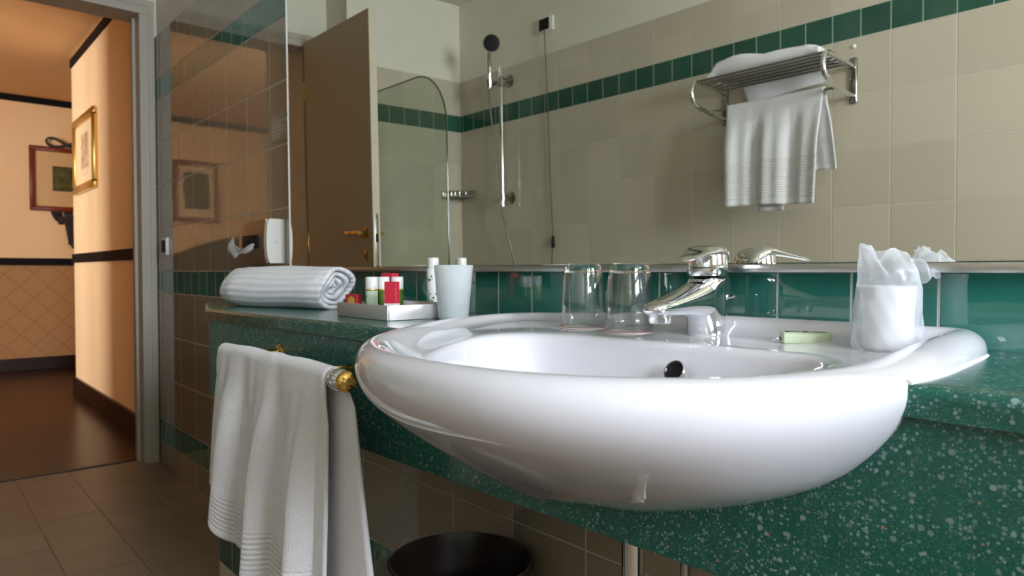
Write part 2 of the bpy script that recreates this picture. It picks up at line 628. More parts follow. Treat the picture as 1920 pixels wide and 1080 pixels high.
def text(name, body, size, mat, parent, loc, ex, ey, align='CENTER'):
    """flat lettering as a mesh; ex, ey = directions of reading and of up"""
    cu = bpy.data.curves.new(name, 'FONT')
    cu.body = body
    cu.size = size
    cu.align_x = align
    cu.align_y = 'CENTER'
    cu.extrude = 0.0001
    t = bpy.data.objects.new(name, cu)
    me = bpy.data.meshes.new_from_object(t)
    bpy.data.objects.remove(t)
    ex, ey = Vector(ex).normalized(), Vector(ey).normalized()
    ez = ex.cross(ey)
    off = Vector(loc) - world_loc(parent)
    me.transform(Matrix(((ex.x, ey.x, ez.x, off.x), (ex.y, ey.y, ez.y, off.y), (ex.z, ey.z, ez.z, off.z), (0, 0, 0, 1))))
    o = bpy.data.objects.new(name, me)
    COL.objects.link(o)
    me.materials.append(M[mat])
    o.parent = parent
    return o


OY = -1.7036        # face of the wall opposite the mirror
XL = -3.36          # tiled left wall beside the bath
XD = -3.60          # wall with the doorway
H = 2.47

# ------------------------------------------------------------------ bathroom shell
struct('floor', G().box((XD - 0.10, OY, -0.06), (1.62, 0.0, 0.0)), 'floor')
struct('ceiling', G().box((XD - 0.15, OY - 0.12, H), (1.74, 0.12, H + 0.08)), 'ceiling')
wf = struct('wall_front', G().box((XD, 0.010, 0), (1.74, 0.055, H)), 'plaster')
struct('tile_cladding', G().box((XD, 0.0, 0), (1.62, 0.010, 2.01)), 'tile_front', wf)
wb = struct('wall_back', G().box((XL - 0.12, OY - 0.12, 0), (1.74, OY - 0.010, H)), 'plaster')
struct('tile_cladding', G().box((XL - 0.01, OY - 0.010, 0), (1.62, OY, 2.01)), 'tile_back', wb)
# left wall: alcove block beside the bath, then the doorway
wl = struct('wall_left', G().box((XD - 0.14, OY - 0.12, 0), (XL - 0.010, -0.96, H)), 'plaster')
struct('tile_cladding', G().box((XL - 0.010, OY, 0), (XL, -0.96, 2.01)), 'tile_side', wl)
wg = G()
wg.box((XD - 0.14, -0.96, 0), (XD, -0.835, H))
wg.box((XD - 0.14, -0.835, 2.125), (XD, 0.055, H))
wg.box((XD - 0.14, -0.045, 0), (XD, 0.055, 2.125))
struct('wall_door', wg, 'plaster')
# right wall with the window
XR = 1.62
WY0, WY1, WZ0, WZ1 = -1.08, -0.20, 1.08, 2.22
wg = G()
wg.box((XR, OY - 0.12, 0), (XR + 0.12, WY0, H))
wg.box((XR, WY1, 0), (XR + 0.12, 0.12, H))
wg.box((XR, WY0, 0), (XR + 0.12, WY1, WZ0))
wg.box((XR, WY0, WZ1), (XR + 0.12, WY1, H))
struct('wall_right', wg, 'plaster')


def window(name, axis, at, lo, hi, z0, z1, depth):
    def bx(g, u0, u1, d0, d1, za, zb):
        if axis == 'X':
            g.box((at + d0, u0, za), (at + d1, u1, zb), 0.003)
        else:
            g.box((u0, at + d0, za), (u1, at + d1, zb), 0.003)
    r = bpy.data.objects.new(name, None)
    COL.objects.link(r)
    r['kind'] = 'structure'
    g = G()
    f = 0.055
    bx(g, lo, hi, 0, depth, z0, z0 + f)
    bx(g, lo, hi, 0, depth, z1 - f, z1)
    bx(g, lo, lo + f, 0, depth, z0 + f, z1 - f)
    bx(g, hi - f, hi, 0, depth, z0 + f, z1 - f)
    m = (lo + hi) / 2
    bx(g, m - 0.04, m + 0.04, 0, depth, z0 + f, z1 - f)
    zz = z0 + (z1 - z0) * 0.5
    bx(g, lo + f, m - 0.04, 0, depth, zz - 0.012, zz + 0.012)
    bx(g, m + 0.04, hi - f, 0, depth, zz - 0.012, zz + 0.012)
    struct('window_frame', g, 'window', r)
    for a, b in ((lo + f, m - 0.04), (m + 0.04, hi - f)):
        for c, d in ((z0 + f, zz - 0.012), (zz + 0.012, z1 - f)):
            g = G()
            bx(g, a, b, depth * 0.45, depth * 0.45 + 0.004, c, d)
            struct('window_pane', g, 'pane', r)
    return r


window('window_1', 'X', XR + 0.04, WY0, WY1, WZ0, WZ1, 0.05)

# ------------------------------------------------------------------ doorway: casing and open leaf
g = G()
for (y0, y1) in ((-0.068, -0.004), (-0.905, -0.822)):
    g.box((XD + 0.0005, y0, 0), (XD + 0.018, y1, 2.105), 0.002)
g.box((XD + 0.0005, -0.905, 2.1052), (XD + 0.018, -0.004, 2.172), 0.002)
g.box((XD + 0.0182, -0.030, 0), (XD + 0.024, -0.016, 2.14), 0.002)
g.box((XD + 0.0182, -0.885, 2.1402), (XD + 0.024, -0.016, 2.154), 0.002)
struct('trim_1', g, 'casing')
g = G()
g.box((XD - 0.15, -0.068, 0), (XD, -0.0455, 2.105))
g.box((XD - 0.15, -0.8345, 0), (XD, -0.8122, 2.1245))
g.box((XD - 0.15, -0.812, 2.1052), (XD, -0.0455, 2.1245))
g.box((XD - 0.085, -0.080, 0), (XD - 0.06, -0.068, 2.10))
struct('trim_2', g, 'casing')

door = struct('door_1', G().box((XD + 0.045, -0.838, 0.012), (-2.884, -0.800, 2.118), 0.002), 'door')
struct('edge_band', G().box((-2.884, -0.8385, 0.012), (-2.879, -0.7995, 2.118), 0.001), 'door_edge', door)
lp = obj('lock_plate', G().box((-2.879, -0.828, 0.905), (-2.8775, -0.808, 1.165), 0.001), 'steel', door)
g = G().box((-2.8776, -0.825, 1.03), (-2.8765, -0.811, 1.07))
obj('latch_opening', g, 'black', lp)
g = G()
for zz in (1.15, 0.99, 0.92):
    g.lathe([(0.005, -0.0005), (0.005, 0.0008)], (-2.8772, -0.818, zz), 12, 'X')
obj('plate_screws', g, 'dull_chrome', lp)
for sgn, y in ((1, -0.800), (-1, -0.838)):
    g = G()
    g.lathe([(0.001, 0.0), (0.026, 0.0), (0.026, 0.006), (0.018, 0.010), (0.011, 0.014), (0.011, 0.042), (0.001, 0.042)], (-2.945, y, 1.075), 24, 'Y') if sgn > 0 else \
        g.lathe([(0.001, 0.0), (0.026, 0.0), (0.026, -0.006), (0.018, -0.010), (0.011, -0.014), (0.011, -0.042), (0.001, -0.042)], (-2.945, y, 1.075), 24, 'Y')
    yy = y + sgn * 0.042
    g.tube([(-2.935, yy, 1.075), (-2.96, yy, 1.076), (-2.99, yy, 1.078), (-3.02, yy, 1.077), (-3.05, yy, 1.079), (-3.062, yy, 1.079)], [0.011, 0.012, 0.009, 0.0095, 0.013, 0.010], 12)
    obj('door_handle', g, 'brass', door)
    g = G().lathe([(0.001, 0), (0.022, 0), (0.022, 0.005 * sgn), (0.014, 0.008 * sgn), (0.001, 0.008 * sgn)], (-2.945, y, 0.965), 20, 'Y', True, 0.75, 1.3)
    kp = obj('keyhole_plate', g, 'brass', door)
    g = G().box((-2.949, min(y + sgn * 0.0082, y + sgn * 0.0090), 0.950), (-2.941, max(y + sgn * 0.0082, y + sgn * 0.0090), 0.978))
    obj('keyhole', g, 'black', kp)
g = G()
for zz in (0.28, 1.05, 1.86):
    g.tube([(XD + 0.03, -0.806, zz - 0.05), (XD + 0.03, -0.806, zz + 0.05)], 0.008, 10)
    g.box((XD + 0.018, -0.815, zz - 0.045), (XD + 0.047, -0.805, zz + 0.045))
obj('hinge', g, 'brass', door)

# ------------------------------------------------------------------ bedroom beyond the doorway
XA = -7.70
struct('floor.001', G().box((XA - 0.1, -3.3, -0.06), (XD - 0.10, 1.1, 0.0)), 'parquet')
struct('ceiling.001', G().box((XA - 0.1, -3.3, 2.50), (-2.7, 1.1, 2.58)), 'peach')
struct('wall_bedroom_far', G().box((XA - 0.1, -3.3, 0), (XA, 1.1, 2.50)), 'paper')
g = G().box((-6.09, 0.06, 0), (XD - 0.14, 1.05, 2.50), 0.012, 3)
struct('wall_bedroom_side', g, 'cream_wall')
struct('wall_bedroom_end', G().box((XA, 1.0, 0), (-6.09, 1.1, 2.50)), 'paper')
struct('wall_bedroom_light_blocker', G().box((-4.40, -1.90, 0), (XD - 0.14, -0.86, 2.50)), 'cream_wall')  # unseen block added to throw the shadow strip onto the bedroom side wall
BW0, BW1 = -4.16, -3.28
g = G()
g.box((XA, -3.3, 0), (BW0, -3.2, 2.5))
g.box((BW1, -3.3, 0), (-2.7, -3.2, 2.5))
g.box((BW0, -3.3, 0), (BW1, -3.2, 0.90))
g.box((BW0, -3.3, 2.30), (BW1, -3.2, 2.5))
struct('wall_bedroom_window', g, 'paper')
struct('wall_bedroom_right', G().box((-2.8, -3.2, 0), (-2.7, OY - 0.12, 2.5)), 'paper')
struct('floor.002', G().box((XD - 0.10, -3.2, -0.06), (-2.7, -1.83, 0.0)), 'parquet')
window('window_2', 'Y', -3.28, BW0, BW1, 0.90, 2.30, 0.05)
struct('trim_3', G().box((XA, -3.2, 2.440), (XA + 0.012, 1.0, 2.50), 0.002), 'band')
struct('trim_4', G().box((XA, -3.2, 0.962), (XA + 0.018, 1.0, 1.028), 0.003), 'band')
struct('trim_5', G().box((-6.075, 0.048, 2.415), (XD - 0.15, 0.0605, 2.475), 0.002), 'band')
struct('trim_6', G().box((-6.085, 0.046, 0.972), (XD - 0.15, 0.0605, 1.036), 0.003), 'band')
struct('baseboard_far', G().box((XA, -3.2, 0), (XA + 0.018, 1.0, 0.115), 0.003), 'dark_wood')
struct('baseboard_side', G().box((-6.10, 0.042, 0), (XD - 0.15, 0.062, 0.115), 0.003), 'dark_wood')
struct('trim_7', G().box((XD - 0.115, -0.82, -0.01), (XD - 0.085, -0.06, 0.004), 0.001), 'dark_wood')


def picture(name, axis, at, u0, u1, z0, z1, fw, frame, mat, artm, inner, label, cat='picture'):
    """framed print on a wall; axis X = hangs on a wall facing +x, Y = on a wall facing -y"""
    t = thing(name, (at, (u0 + u1) / 2, z0) if axis == 'X' else ((u0 + u1) / 2, at, z0), label, cat, 'framed pictures in the bedroom')
    sg = 1 if axis == 'X' else -1

    def bx(g, a, b, c, d, d0, d1, bev=0.0):
        lo, hi = sorted((at + sg * d0, at + sg * d1))
        g.box((lo, a, c), (hi, b, d), bev) if axis == 'X' else g.box((a, lo, c), (b, hi, d), bev)
        return g
    g = G()
    bx(g, u0, u1, z0, z0 + fw, 0.001, 0.028, 0.006)
    bx(g, u0, u1, z1 - fw, z1, 0.001, 0.028, 0.006)
    bx(g, u0, u0 + fw, z0 + fw * 0.6, z1 - fw * 0.6, 0.001, 0.028, 0.006)
    bx(g, u1 - fw, u1, z0 + fw * 0.6, z1 - fw * 0.6, 0.001, 0.028, 0.006)
    obj('frame', g, frame, t)
    obj('mat', bx(G(), u0 + fw, u1 - fw, z0 + fw, z1 - fw, 0.002, 0.010), mat, t)
    iu0, iu1, iz0, iz1 = inner
    obj('print_border', bx(G(), iu0 - 0.035, iu1 + 0.035, iz0 - 0.04, iz1 + 0.04, 0.0095, 0.0112), 'mat_light' if mat == 'mat_light' else 'mat', t)
    obj('print', bx(G(), iu0, iu1, iz0, iz1, 0.010, 0.0125), artm, t)
    return t


picture('framed_picture', 'X', XA, -0.025, 0.575, 1.465, 2.06, 0.045, 'red_wood', 'mat', 'art_green', (0.155, 0.42, 1.655, 1.885),
        'red wood framed botanical print hung from a navy bow on the far bedroom wall')
picture('framed_picture', 'X', XA, -1.66, -1.20, 1.42, 2.06, 0.05, 'red_wood', 'mat_light', 'art_green', (-1.56, -1.30, 1.56, 1.94),
        'tall red framed picture seen only as a reflection in the glossy tiles')
picture('framed_picture', 'Y', 0.06, -5.93, -5.20, 1.46, 1.985, 0.055, 'gilt', 'mat_light', 'art_sepia', (-5.68, -5.44, 1.62, 1.86),
        'gilt framed sepia print on the pale wall just outside the doorway')

t = thing('ribbon_bow', (XA + 0.03, 0.27, 2.06), 'navy fabric bow with hanging tails behind the red framed botanical print', 'ribbon')


def loop(sgn):
    g = G()

    def f(u, v):
        a = u * 2 * PI
        r = 0.075 + 0.02 * math.cos(a)
        return Vector((XA + 0.036 + 0.014 * math.sin(a), 0.27 + sgn * (0.012 + 0.075 * (1 - math.cos(a))), 2.085 + 0.035 * math.sin(a) * (0.4 + (1 - math.cos(a)) * 0.5) + (v - 0.5) * 0.02 + 0.012 * (1 - math.cos(a))))
    g.sheet(f, 24, 3)
    return g


for sgn in (-1, 1):
    obj('bow_loop', loop(sgn), 'ribbon', t, solid=0.02)
obj('bow_knot', G().lathe([(0.002, -0.022), (0.018, -0.012), (0.02, 0.012), (0.002, 0.022)], (XA + 0.04, 0.27, 2.085), 14), 'ribbon', t)
for y0, zb in ((0.165, 1.345), (0.27, 1.12), (0.40, 1.25)):
    def f(u, v, y0=y0, zb=zb):
        return Vector((XA + 0.012 + 0.012 * math.sin(v * 9), y0 + (u - 0.5) * (0.075 + 0.02 * v) + 0.05 * v * (1 if y0 < 0.3 else -1), 1.475 + (zb - 1.475) * v + (0.035 if abs(u - 0.5) > 0.3 else 0) * v))
    obj('bow_tail', G().sheet(f, 6, 10), 'ribbon', t, solid=0.004)

t = thing('headboard', (XA + 0.05, -1.9, 0), 'dark arched headboard of the bed against the far bedroom wall', 'headboard')
pts = [(-2.75, 0.0), (-1.05, 0.0), (-1.05, 0.98)] + [(-1.05 - 1.70 * k / 16, 0.98 + 0.27 * math.sin(PI * k / 16)) for k in range(1, 16)] + [(-2.75, 0.98)]
obj('panel', G().prism(pts, XA + 0.022, XA + 0.08, 'X'), 'headboard', t)
obj('border', G().tube([(XA + 0.08, p[0], p[1]) for p in pts[1:] + pts[:1]], 0.02, 8), 'dark_wood', t)

# ------------------------------------------------------------------ mirror
PIV = Vector((0, -0.005, 0.911))
R3 = Matrix.Rotation(0.0054, 4, 'Z') @ Matrix.Rotation(0.0101, 4, 'X')


def mir(x, y, z):
    return R3 @ (Vector((x, y, z)) - Vector((0, 0, 0.911))) + PIV


mt = thing('wall_mirror', (-0.9, -0.006, 0.915), 'large frameless mirror above the green splashback filling the wall over the basin', 'mirror')
g = G()
xs, zs_ = (-2.047, 0.30), (0.9215, 1.98)
vs = [[g.bm.verts.new(mir(x, y, z)) for x in xs for z in zs_] for y in (0.0, 0.004)]
for q in ((0, 1, 3, 2),):
    g.bm.faces.new([vs[0][i] for i in q])
    g.bm.faces.new([vs[1][i] for i in q])
for a, b in ((0, 1), (1, 3), (3, 2), (2, 0)):
    g.bm.faces.new((vs[0][a], vs[0][b], vs[1][b], vs[1][a]))
obj('mirror_glass', g, 'mirror', mt, smooth=False)
obj('bottom_rail', G().box((-2.085, -0.022, 0.9085), (0.30, -0.0005, 0.9205), 0.002), 'steel', mt)
g = G()
vs = [mir(-2.0505, -0.0006, 0.9215), mir(-2.0505, -0.0006, 1.98)]
g.tube(vs, 0.0022, 8)
obj('polished_edge', g, 'cap', mt)

# printed notice stuck on the tile
t = thing('printed_notice', (-2.155, -0.0008, 1.33), 'small square notice with faint lines of print stuck to the tile by the mirror edge', 'notice')
obj('sheet', G().box((-2.228, -0.0014, 1.328), (-2.086, -0.0002, 1.412)), plain('notice_film', (0.36, 0.32, 0.245), 0.3, var=0.05), t)
g = G()
for k in range(6):
    zz = 1.388 - k * 0.0095
    g.box((-2.216, -0.0018, zz - 0.0016), (-2.216 + (0.118, 0.075, 0.112, 0.095, 0.118, 0.06)[k], -0.0013, zz + 0.0016))
obj('print_lines', g, plain('notice_print', (0.62, 0.58, 0.48), 0.5), t)
obj('emblem', G().lathe([(0.0005, -0.0018), (0.0075, -0.0018), (0.0075, -0.0013)], (-2.100, 0, 1.399), 20, 'Y', True, 1.5, 1.0), 'ink', t)

# tissue dispenser
t = thing('tissue_dispenser', (-2.26, -0.001, 0.934), 'steel fronted tissue dispenser with white end cap screwed to the tiles beside the mirror', 'dispenser')
DZ0, DZ1 = 0.935, 1.074


def dface(x0, x1, inset=0.0):
    rr = []
    for x in (x0, x1):
        ring = []
        n = 18
        for k in range(n + 1):
            s_ = k / n
            z = DZ0 + inset + (DZ1 - DZ0 - 2 * inset) * s_
            bul = 1 - (2 * s_ - 1) ** 2 * 0.10 - (2 * s_ - 1) ** 12 * 0.10
            ring.append((x, -0.0015 - (0.058 - inset) * bul, z))
        ring += [(x, -0.001, DZ1 - inset), (x, -0.001, DZ0 + inset)]
        rr.append(ring)
    return G().rings(rr, True, True)


rr = []
for k in range(17):
    x = -2.393 + 0.243 * k / 16
    hf = math.sqrt(max(0.0, 1 - max(0.0, (-2.26 - x) / 0.1335) ** 2.4)) * 0.068 + 0.001
    zc_ = (DZ0 + DZ1) / 2
    ring = [(x, -0.0015 - 0.0565 * (1 - 0.10 * t_ * t_ * (hf / 0.069) ** 2) * (0.80 + 0.20 * hf / 0.069), zc_ + hf * t_) for t_ in [-1 + 2 * j / 12 for j in range(13)]]
    ring += [(x, -0.001, zc_ + hf), (x, -0.001, zc_ - hf)]
    rr.append(ring)
obj('front_cover', G().rings(rr, True, True), plain('satin_steel', (0.40, 0.36, 0.31), 0.34, 1.0, var=0.05), t)
for a, b in ((-2.150, -2.128),):
    e = obj('end_cap', dface(a, b), 'white_plastic', t, label='white rounded end cap')
    if a > -2.2:
        obj('lock_button', G().lathe([(0.0005, 0.003), (0.004, 0.003), (0.005, 0.0), (0.005, -0.002)], (-2.128, -0.032, 1.003), 14, 'X'), 'cap', e)
obj('slot', G().box((-2.325, -0.0625, 0.982), (-2.20, -0.0585, 1.026), 0.004), 'black', t)


def ft(u, v):
    k = sst(0.35, 1.0, u)
    x = -2.222 - 0.165 * u + 0.030 * (v - 0.5) * (1 - k) + 0.010 * math.sin(v * 5 + u * 3)
    y = -0.055 - 0.030 * math.sin(u * PI * 0.8) - 0.020 * (v - 0.5) * (1 - k) - 0.014 * math.sin(v * PI) * k
    z = 0.988 - 0.016 * math.sin(u * PI * 0.9) + (v - 0.35) * (0.014 + 0.062 * k * (1 - 0.35 * sst(0.85, 1.0, u))) + 0.004 * math.sin(u * 15 + v * 7)
    return Vector((x, y, z))


obj('tissue', G().sheet(ft, 18, 12), 'tissue', t, solid=0.001, sub=1)

# light switch on the tiles by the door casing
t = thing('light_switch', (-3.426, -0.001, 0.983), 'small white and black light switch on the tiles beside the door casing', 'switch')
obj('housing', G().box((-3.465, -0.016, 0.982), (-3.388, -0.0005, 1.062), 0.003), 'white_plastic', t)
obj('rocker', G().box((-3.456, -0.0185, 0.994), (-3.397, -0.0155, 1.050), 0.002), 'black', t)


# ------------------------------------------------------------------ washbasin outline (shared with the cut in the counter)
def catmull(P, n):
    out = []
    L = len(P)
    for i in range(L):
        p0, p1, p2, p3 = (Vector(P[(i + k - 1) % L]) for k in range(4))
        for j in range(n):
            t_ = j / n
            out.append(0.5 * ((2 * p1) + (p2 - p0) * t_ + (2 * p0 - 5 * p1 + 4 * p2 - p3) * t_ ** 2 + (3 * p1 - p0 - 3 * p2 + p3) * t_ ** 3))
    return out


CX, CY = -0.53, -0.33
crest_pts = [(-0.260, -0.029), (-0.240, -0.052), (-0.237, -0.17), (-0.235, -0.28), (-0.242, -0.38), (-0.266, -0.466), (-0.322, -0.530), (-0.40, -0.569),
             (-0.50, -0.579), (-0.60, -0.564), (-0.69, -0.516), (-0.765, -0.445), (-0.855, -0.330), (-0.918, -0.210), (-0.945, -0.11), (-0.925, -0.042), (-0.875, -0.030),
             (-0.70, -0.030), (-0.50, -0.030), (-0.38, -0.030)]
bowl_pts = [(-0.40, -0.180), (-0.325, -0.200), (-0.288, -0.27), (-0.285, -0.37), (-0.310, -0.46), (-0.37, -0.525), (-0.46, -0.545), (-0.56, -0.530), (-0.65, -0.480),
            (-0.720, -0.400), (-0.762, -0.315), (-0.755, -0.240), (-0.70, -0.207), (-0.56, -0.190)]


def polar(P, n=144):
    c = catmull([(x, y, 0) for x, y in P], 40)
    an = sorted((math.atan2(p.y - CY, p.x - CX), math.hypot(p.x - CX, p.y - CY)) for p in c)
    an = [(an[-1][0] - 2 * PI, an[-1][1])] + an + [(an[0][0] + 2 * PI, an[0][1])]
    out = []
    j = 0
    for k in range(n):
        a = -PI + 2 * PI * k / n
        while an[j + 1][0] < a:
            j += 1
        (a0, r0), (a1, r1) = an[j], an[j + 1]
        out.append(r0 + (r1 - r0) * (a - a0) / max(1e-9, a1 - a0))
    return out


NB = 144
RC, RB = polar(crest_pts, NB), polar(bowl_pts, NB)
ANG = [-PI + 2 * PI * k / NB for k in range(NB)]
DIRS = [(math.cos(a), math.sin(a)) for a in ANG]


ZC = []
for r, (cx_, sy_) in zip(RC, DIRS):
    x, y = CX + r * cx_, CY + r * sy_
    ZC.append(0.8355 + 0.0125 * sst(-0.33, -0.07, y) * sst(-0.95, -0.60, x))
# outward normals of the crest outline
CP = [Vector((CX + r * d[0], CY + r * d[1])) for r, d in zip(RC, DIRS)]
NRM = []
for k in range(NB):
    tv = CP[(k + 2) % NB] - CP[k - 2]
    n_ = Vector((tv.y, -tv.x)).normalized()
    if n_.dot(Vector(DIRS[k])) < 0:
        n_ = -n_
    NRM.append(n_)
SIDE = [(0.0, 0.0), (0.008, -0.0015), (0.016, -0.006), (0.0235, -0.014), (0.0285, -0.025), (0.031, -0.038), (0.030, -0.052), (0.0255, -0.068), (0.016, -0.086), (0.002, -0.104),
        (-0.018, -0.124), (-0.042, -0.142), (-0.075, -0.160), (-0.115, -0.175), (-0.165, -0.187), (-0.205, -0.193)]
FRONT = [(0.0, 0.0), (0.008, -0.0012), (0.015, -0.005), (0.0195, -0.011), (0.0215, -0.019), (0.0210, -0.028), (0.0175, -0.038), (0.0095, -0.049), (-0.002, -0.060), (-0.018, -0.072),
         (-0.042, -0.087), (-0.074, -0.104), (-0.110, -0.122), (-0.150, -0.141), (-0.190, -0.159), (-0.225, -0.175)]
RIGHT = [(0.0, 0.0), (0.010, -0.0010), (0.020, -0.004), (0.0295, -0.009), (0.0355, -0.016), (0.0365, -0.024), (0.0330, -0.038), (0.0245, -0.055), (0.013, -0.073), (-0.004, -0.093),
         (-0.024, -0.112), (-0.050, -0.128), (-0.082, -0.143), (-0.120, -0.157), (-0.165, -0.170), (-0.205, -0.180)]
LEVELS = len(SIDE)


def circ(v, w_=5, passes=3):
    for _ in range(passes):
        v = [sum(v[(k + j) % NB] for j in range(-w_, w_ + 1)) / (2 * w_ + 1) for k in range(NB)]
    return v


def levels():
    D, Zs = [], []
    for lv in range(LEVELS):
        dd, zz = [], []
        for k in range(NB):
            ux, uy = DIRS[k]
            fr = sst(-0.05, 0.80, -uy)
            rt_ = sst(-0.75, 0.65, ux)
            lf = sst(0.1, 0.8, -NRM[k].x) * 0.45
            sd = [SIDE[lv][i] + (RIGHT[lv][i] - SIDE[lv][i]) * rt_ for i in (0, 1)]
            d = sd[0] + (FRONT[lv][0] - sd[0]) * fr
            dz = sd[1] + (FRONT[lv][1] - sd[1]) * fr
            q_ = sst(0.02, 0.08, -dz)
            dz *= 1 + q_ * (QL + (QR - QL) * rt_)
            if d > 0:
                d *= (1 - lf) * (1 - 0.60 * sst(-0.16, -0.05, CP[k].y))
            dd.append(d)
            zz.append(dz)
        D.append(circ(dd))
        Zs.append(circ(zz))
    return D, Zs


QL, QR = 0.065, -0.04
LVD, LVZ = levels()


def outer_ring(lv, top=None, shrink=0.0):
    """ring number lv of the outer surface; steep at the sides, slanting in under the front"""
    ring = []
    for k in range(NB):
        d = LVD[lv][k] - shrink
        p = CP[k] + NRM[k] * d if d > -0.02 else CP[k] + NRM[k] * -0.02 - (CP[k] - Vector((CX, CY))) * ((-d - 0.02) / 0.30)
        ring.append((p.x, min(p.y, -0.004), ZC[k] + (LVZ[lv][k] if top is None else top)))
    return ring


# ------------------------------------------------------------------ vanity counter
def yf(x):
    return -0.370 + 0.030 * (x + 1.70)


van = thing('vanity_counter', (-0.6, -0.2, 0.60), 'green terrazzo vanity counter with deep apron running under the mirror', 'counter')
ZT = 0.822
g = G()
front = [(-1.72, yf(-1.72)), (-2.03, -0.275), (-2.05, -0.002), (0.945, -0.002), (0.945, yf(0.945))]
g.prism(front, 0.7965, ZT)
es = [e for e in g.bm.edges if all(v.co.y < -0.01 for v in e.verts) and abs(e.verts[0].co.z - e.verts[1].co.z) < 1e-5 and e.verts[0].co.z > 0.81
      and not all(v.co.x > 0.9 for v in e.verts)]
es = [e for e in es if not (all(v.co.x < -2.02 for v in e.verts))]
bmesh.ops.bevel(g.bm, geom=es, offset=0.0095, segments=5, affect='EDGES', profile=0.5)
top = obj('countertop', g, 'terrazzo', van)
g = G()
AP0, AP1 = 0.615, 0.7945
ins = 0.007
g.prism([(-1.715, yf(-1.715) + ins), (0.945, yf(0.945) + ins), (0.945, yf(0.945) + 0.035), (-1.715, yf(-1.715) + 0.035)], AP0, AP1)
apr = obj('apron', g, 'terrazzo', van, smooth=False)
g = G()
g.prism([(-1.7175, yf(-1.72) + ins), (-1.7175, yf(-1.72) + 0.036), (-2.022, -0.245), (-2.022, -0.268)], AP0, AP1)
obj('side_apron', g, 'terrazzo', van, smooth=False)
for x0, x1 in ((-1.71, -0.99), (-0.20, 0.944)):
    g = G()
    g.prism([(x0, yf(x0) + 0.010), (x1, yf(x1) + 0.010), (x1, yf(x1) + 0.03), (x0, yf(x0) + 0.03)], 0.7943, 0.7967)
    obj('shadow_joint', g, 'caulk', van, smooth=False)
obj('tiled_pier', G().box((0.30, -0.285, 0), (0.50, -0.001, AP0), 0.001), 'tile_pier', van, smooth=False)  # right pier, out of view, added to keep window light from under the counter
obj('tiled_pier', G().box((-1.975, -0.262, 0), (-1.775, -0.001, AP0), 0.001), 'tile_pier', van, smooth=False)

# cut the basin's shape out of the counter
hull = G()
rr = [outer_ring(0, 0.12)] + [outer_ring(lv, None, 0.0006) for lv in range(LEVELS)]
hull.rings(rr, True, True)
bmesh.ops.recalc_face_normals(hull.bm, faces=hull.bm.faces)
hm = bpy.data.meshes.new('basin_cutter')
hull.bm.to_mesh(hm)
hull.bm.free()
ho = bpy.data.objects.new('basin_cutter', hm)
COL.objects.link(ho)
cut_objs = [o for o in van.children if o.name.split('.')[0] in ('countertop', 'apron')]
bpy.context.view_layer.update()
for o in cut_objs:
    md = o.modifiers.new('cut', 'BOOLEAN')
    md.operation = 'DIFFERENCE'
    md.solver = 'EXACT'
    md.object = ho
dg = bpy.context.evaluated_depsgraph_get()
for o in cut_objs:
    nm = bpy.data.meshes.new_from_object(o.evaluated_get(dg))
    o.modifiers.clear()
    o.data = nm
bpy.data.objects.remove(ho)

# ------------------------------------------------------------------ washbasin
basin = thing('washbasin', (CX, CY, 0.64), 'large white ceramic washbasin bulging out over the green counter front', 'washbasin')
rr = [outer_ring(lv) for lv in reversed(range(LEVELS))]
rr = rr[:-1]


def inner_ring(d, z):
    return [(CP[k].x + NRM[k].x * d, CP[k].y + NRM[k].y * d, ZC[k] + z) for k in range(NB)]


rr.append(inner_ring(0.0, 0.0))
rr.append(inner_ring(-0.007, -0.001))
rr.append(inner_ring(-0.014, -0.005))


def bowl(f, z, ledge=0.0):
    return [(CX + RB[k] * f * DIRS[k][0], CY + RB[k] * f * DIRS[k][1], z) for k in range(NB)]


def blend(a, b, t_, dz=0.0):
    return [tuple(p[i] + (q[i] - p[i]) * t_ + (dz if i == 2 else 0) for i in range(3)) for p, q in zip(a, b)]


lz = 0.8205
cr = inner_ring(-0.026, 0.0)
sl = []
for k in range(NB):
    sl.append((cr[k][0], cr[k][1], max(lz + 0.002, ZC[k] - 0.016)))
rr.append(sl)
edge = []
for k in range(NB):
    y = CY + RB[k] * DIRS[k][1]
    edge.append((CX + RB[k] * DIRS[k][0], y, lz - 0.0005 - 0.010 * sst(-0.25, -0.48, y)))
# ledge: interpolate between slope foot and bowl edge
rr.append([(a[0] + (b[0] - a[0]) * 0.25, a[1] + (b[1] - a[1]) * 0.25, lz + (0.0 if b[1] > -0.3 else -0.003)) for a, b in zip(sl, edge)])
rr.append([(a[0] + (b[0] - a[0]) * 0.88, a[1] + (b[1] - a[1]) * 0.88, b[2] + 0.0008) for a, b in zip(sl, edge)])
rr.append(edge)
for f, z in ((0.975, 0.812), (0.95, 0.798), (0.915, 0.778), (0.87, 0.758), (0.80, 0.738), (0.70, 0.722), (0.56, 0.711), (0.40, 0.704), (0.22, 0.700), (0.085, 0.6975)):
    rr.append([(CX + RB[k] * f * DIRS[k][0], CY - 0.01 * (1 - f) + RB[k] * f * DIRS[k][1], min(z, edge[k][2] - 0.004)) for k in range(NB)])
g = G()
g.rings(rr, True, True)
bb = obj('basin_body', g, 'ceramic', basin, angle=75, sub=1)
obj('drain', G().lathe([(0.001, 0.006), (0.017, 0.006), (0.021, 0.004), (0.0225, 0.0005), (0.0225, -0.002)], (CX, CY - 0.01, 0.6985), 28), 'chrome', basin)
# overflow on the rear slope of the bowl
OVC = Vector((-0.500, -0.2115, 0.7885))
t_ov = (OVC - Vector((CX, CY, 0.80)))
nv = Vector((-0.05, -0.86, 0.50)).normalized()
q = nv.to_track_quat('Z', 'Y').to_matrix().to_4x4()


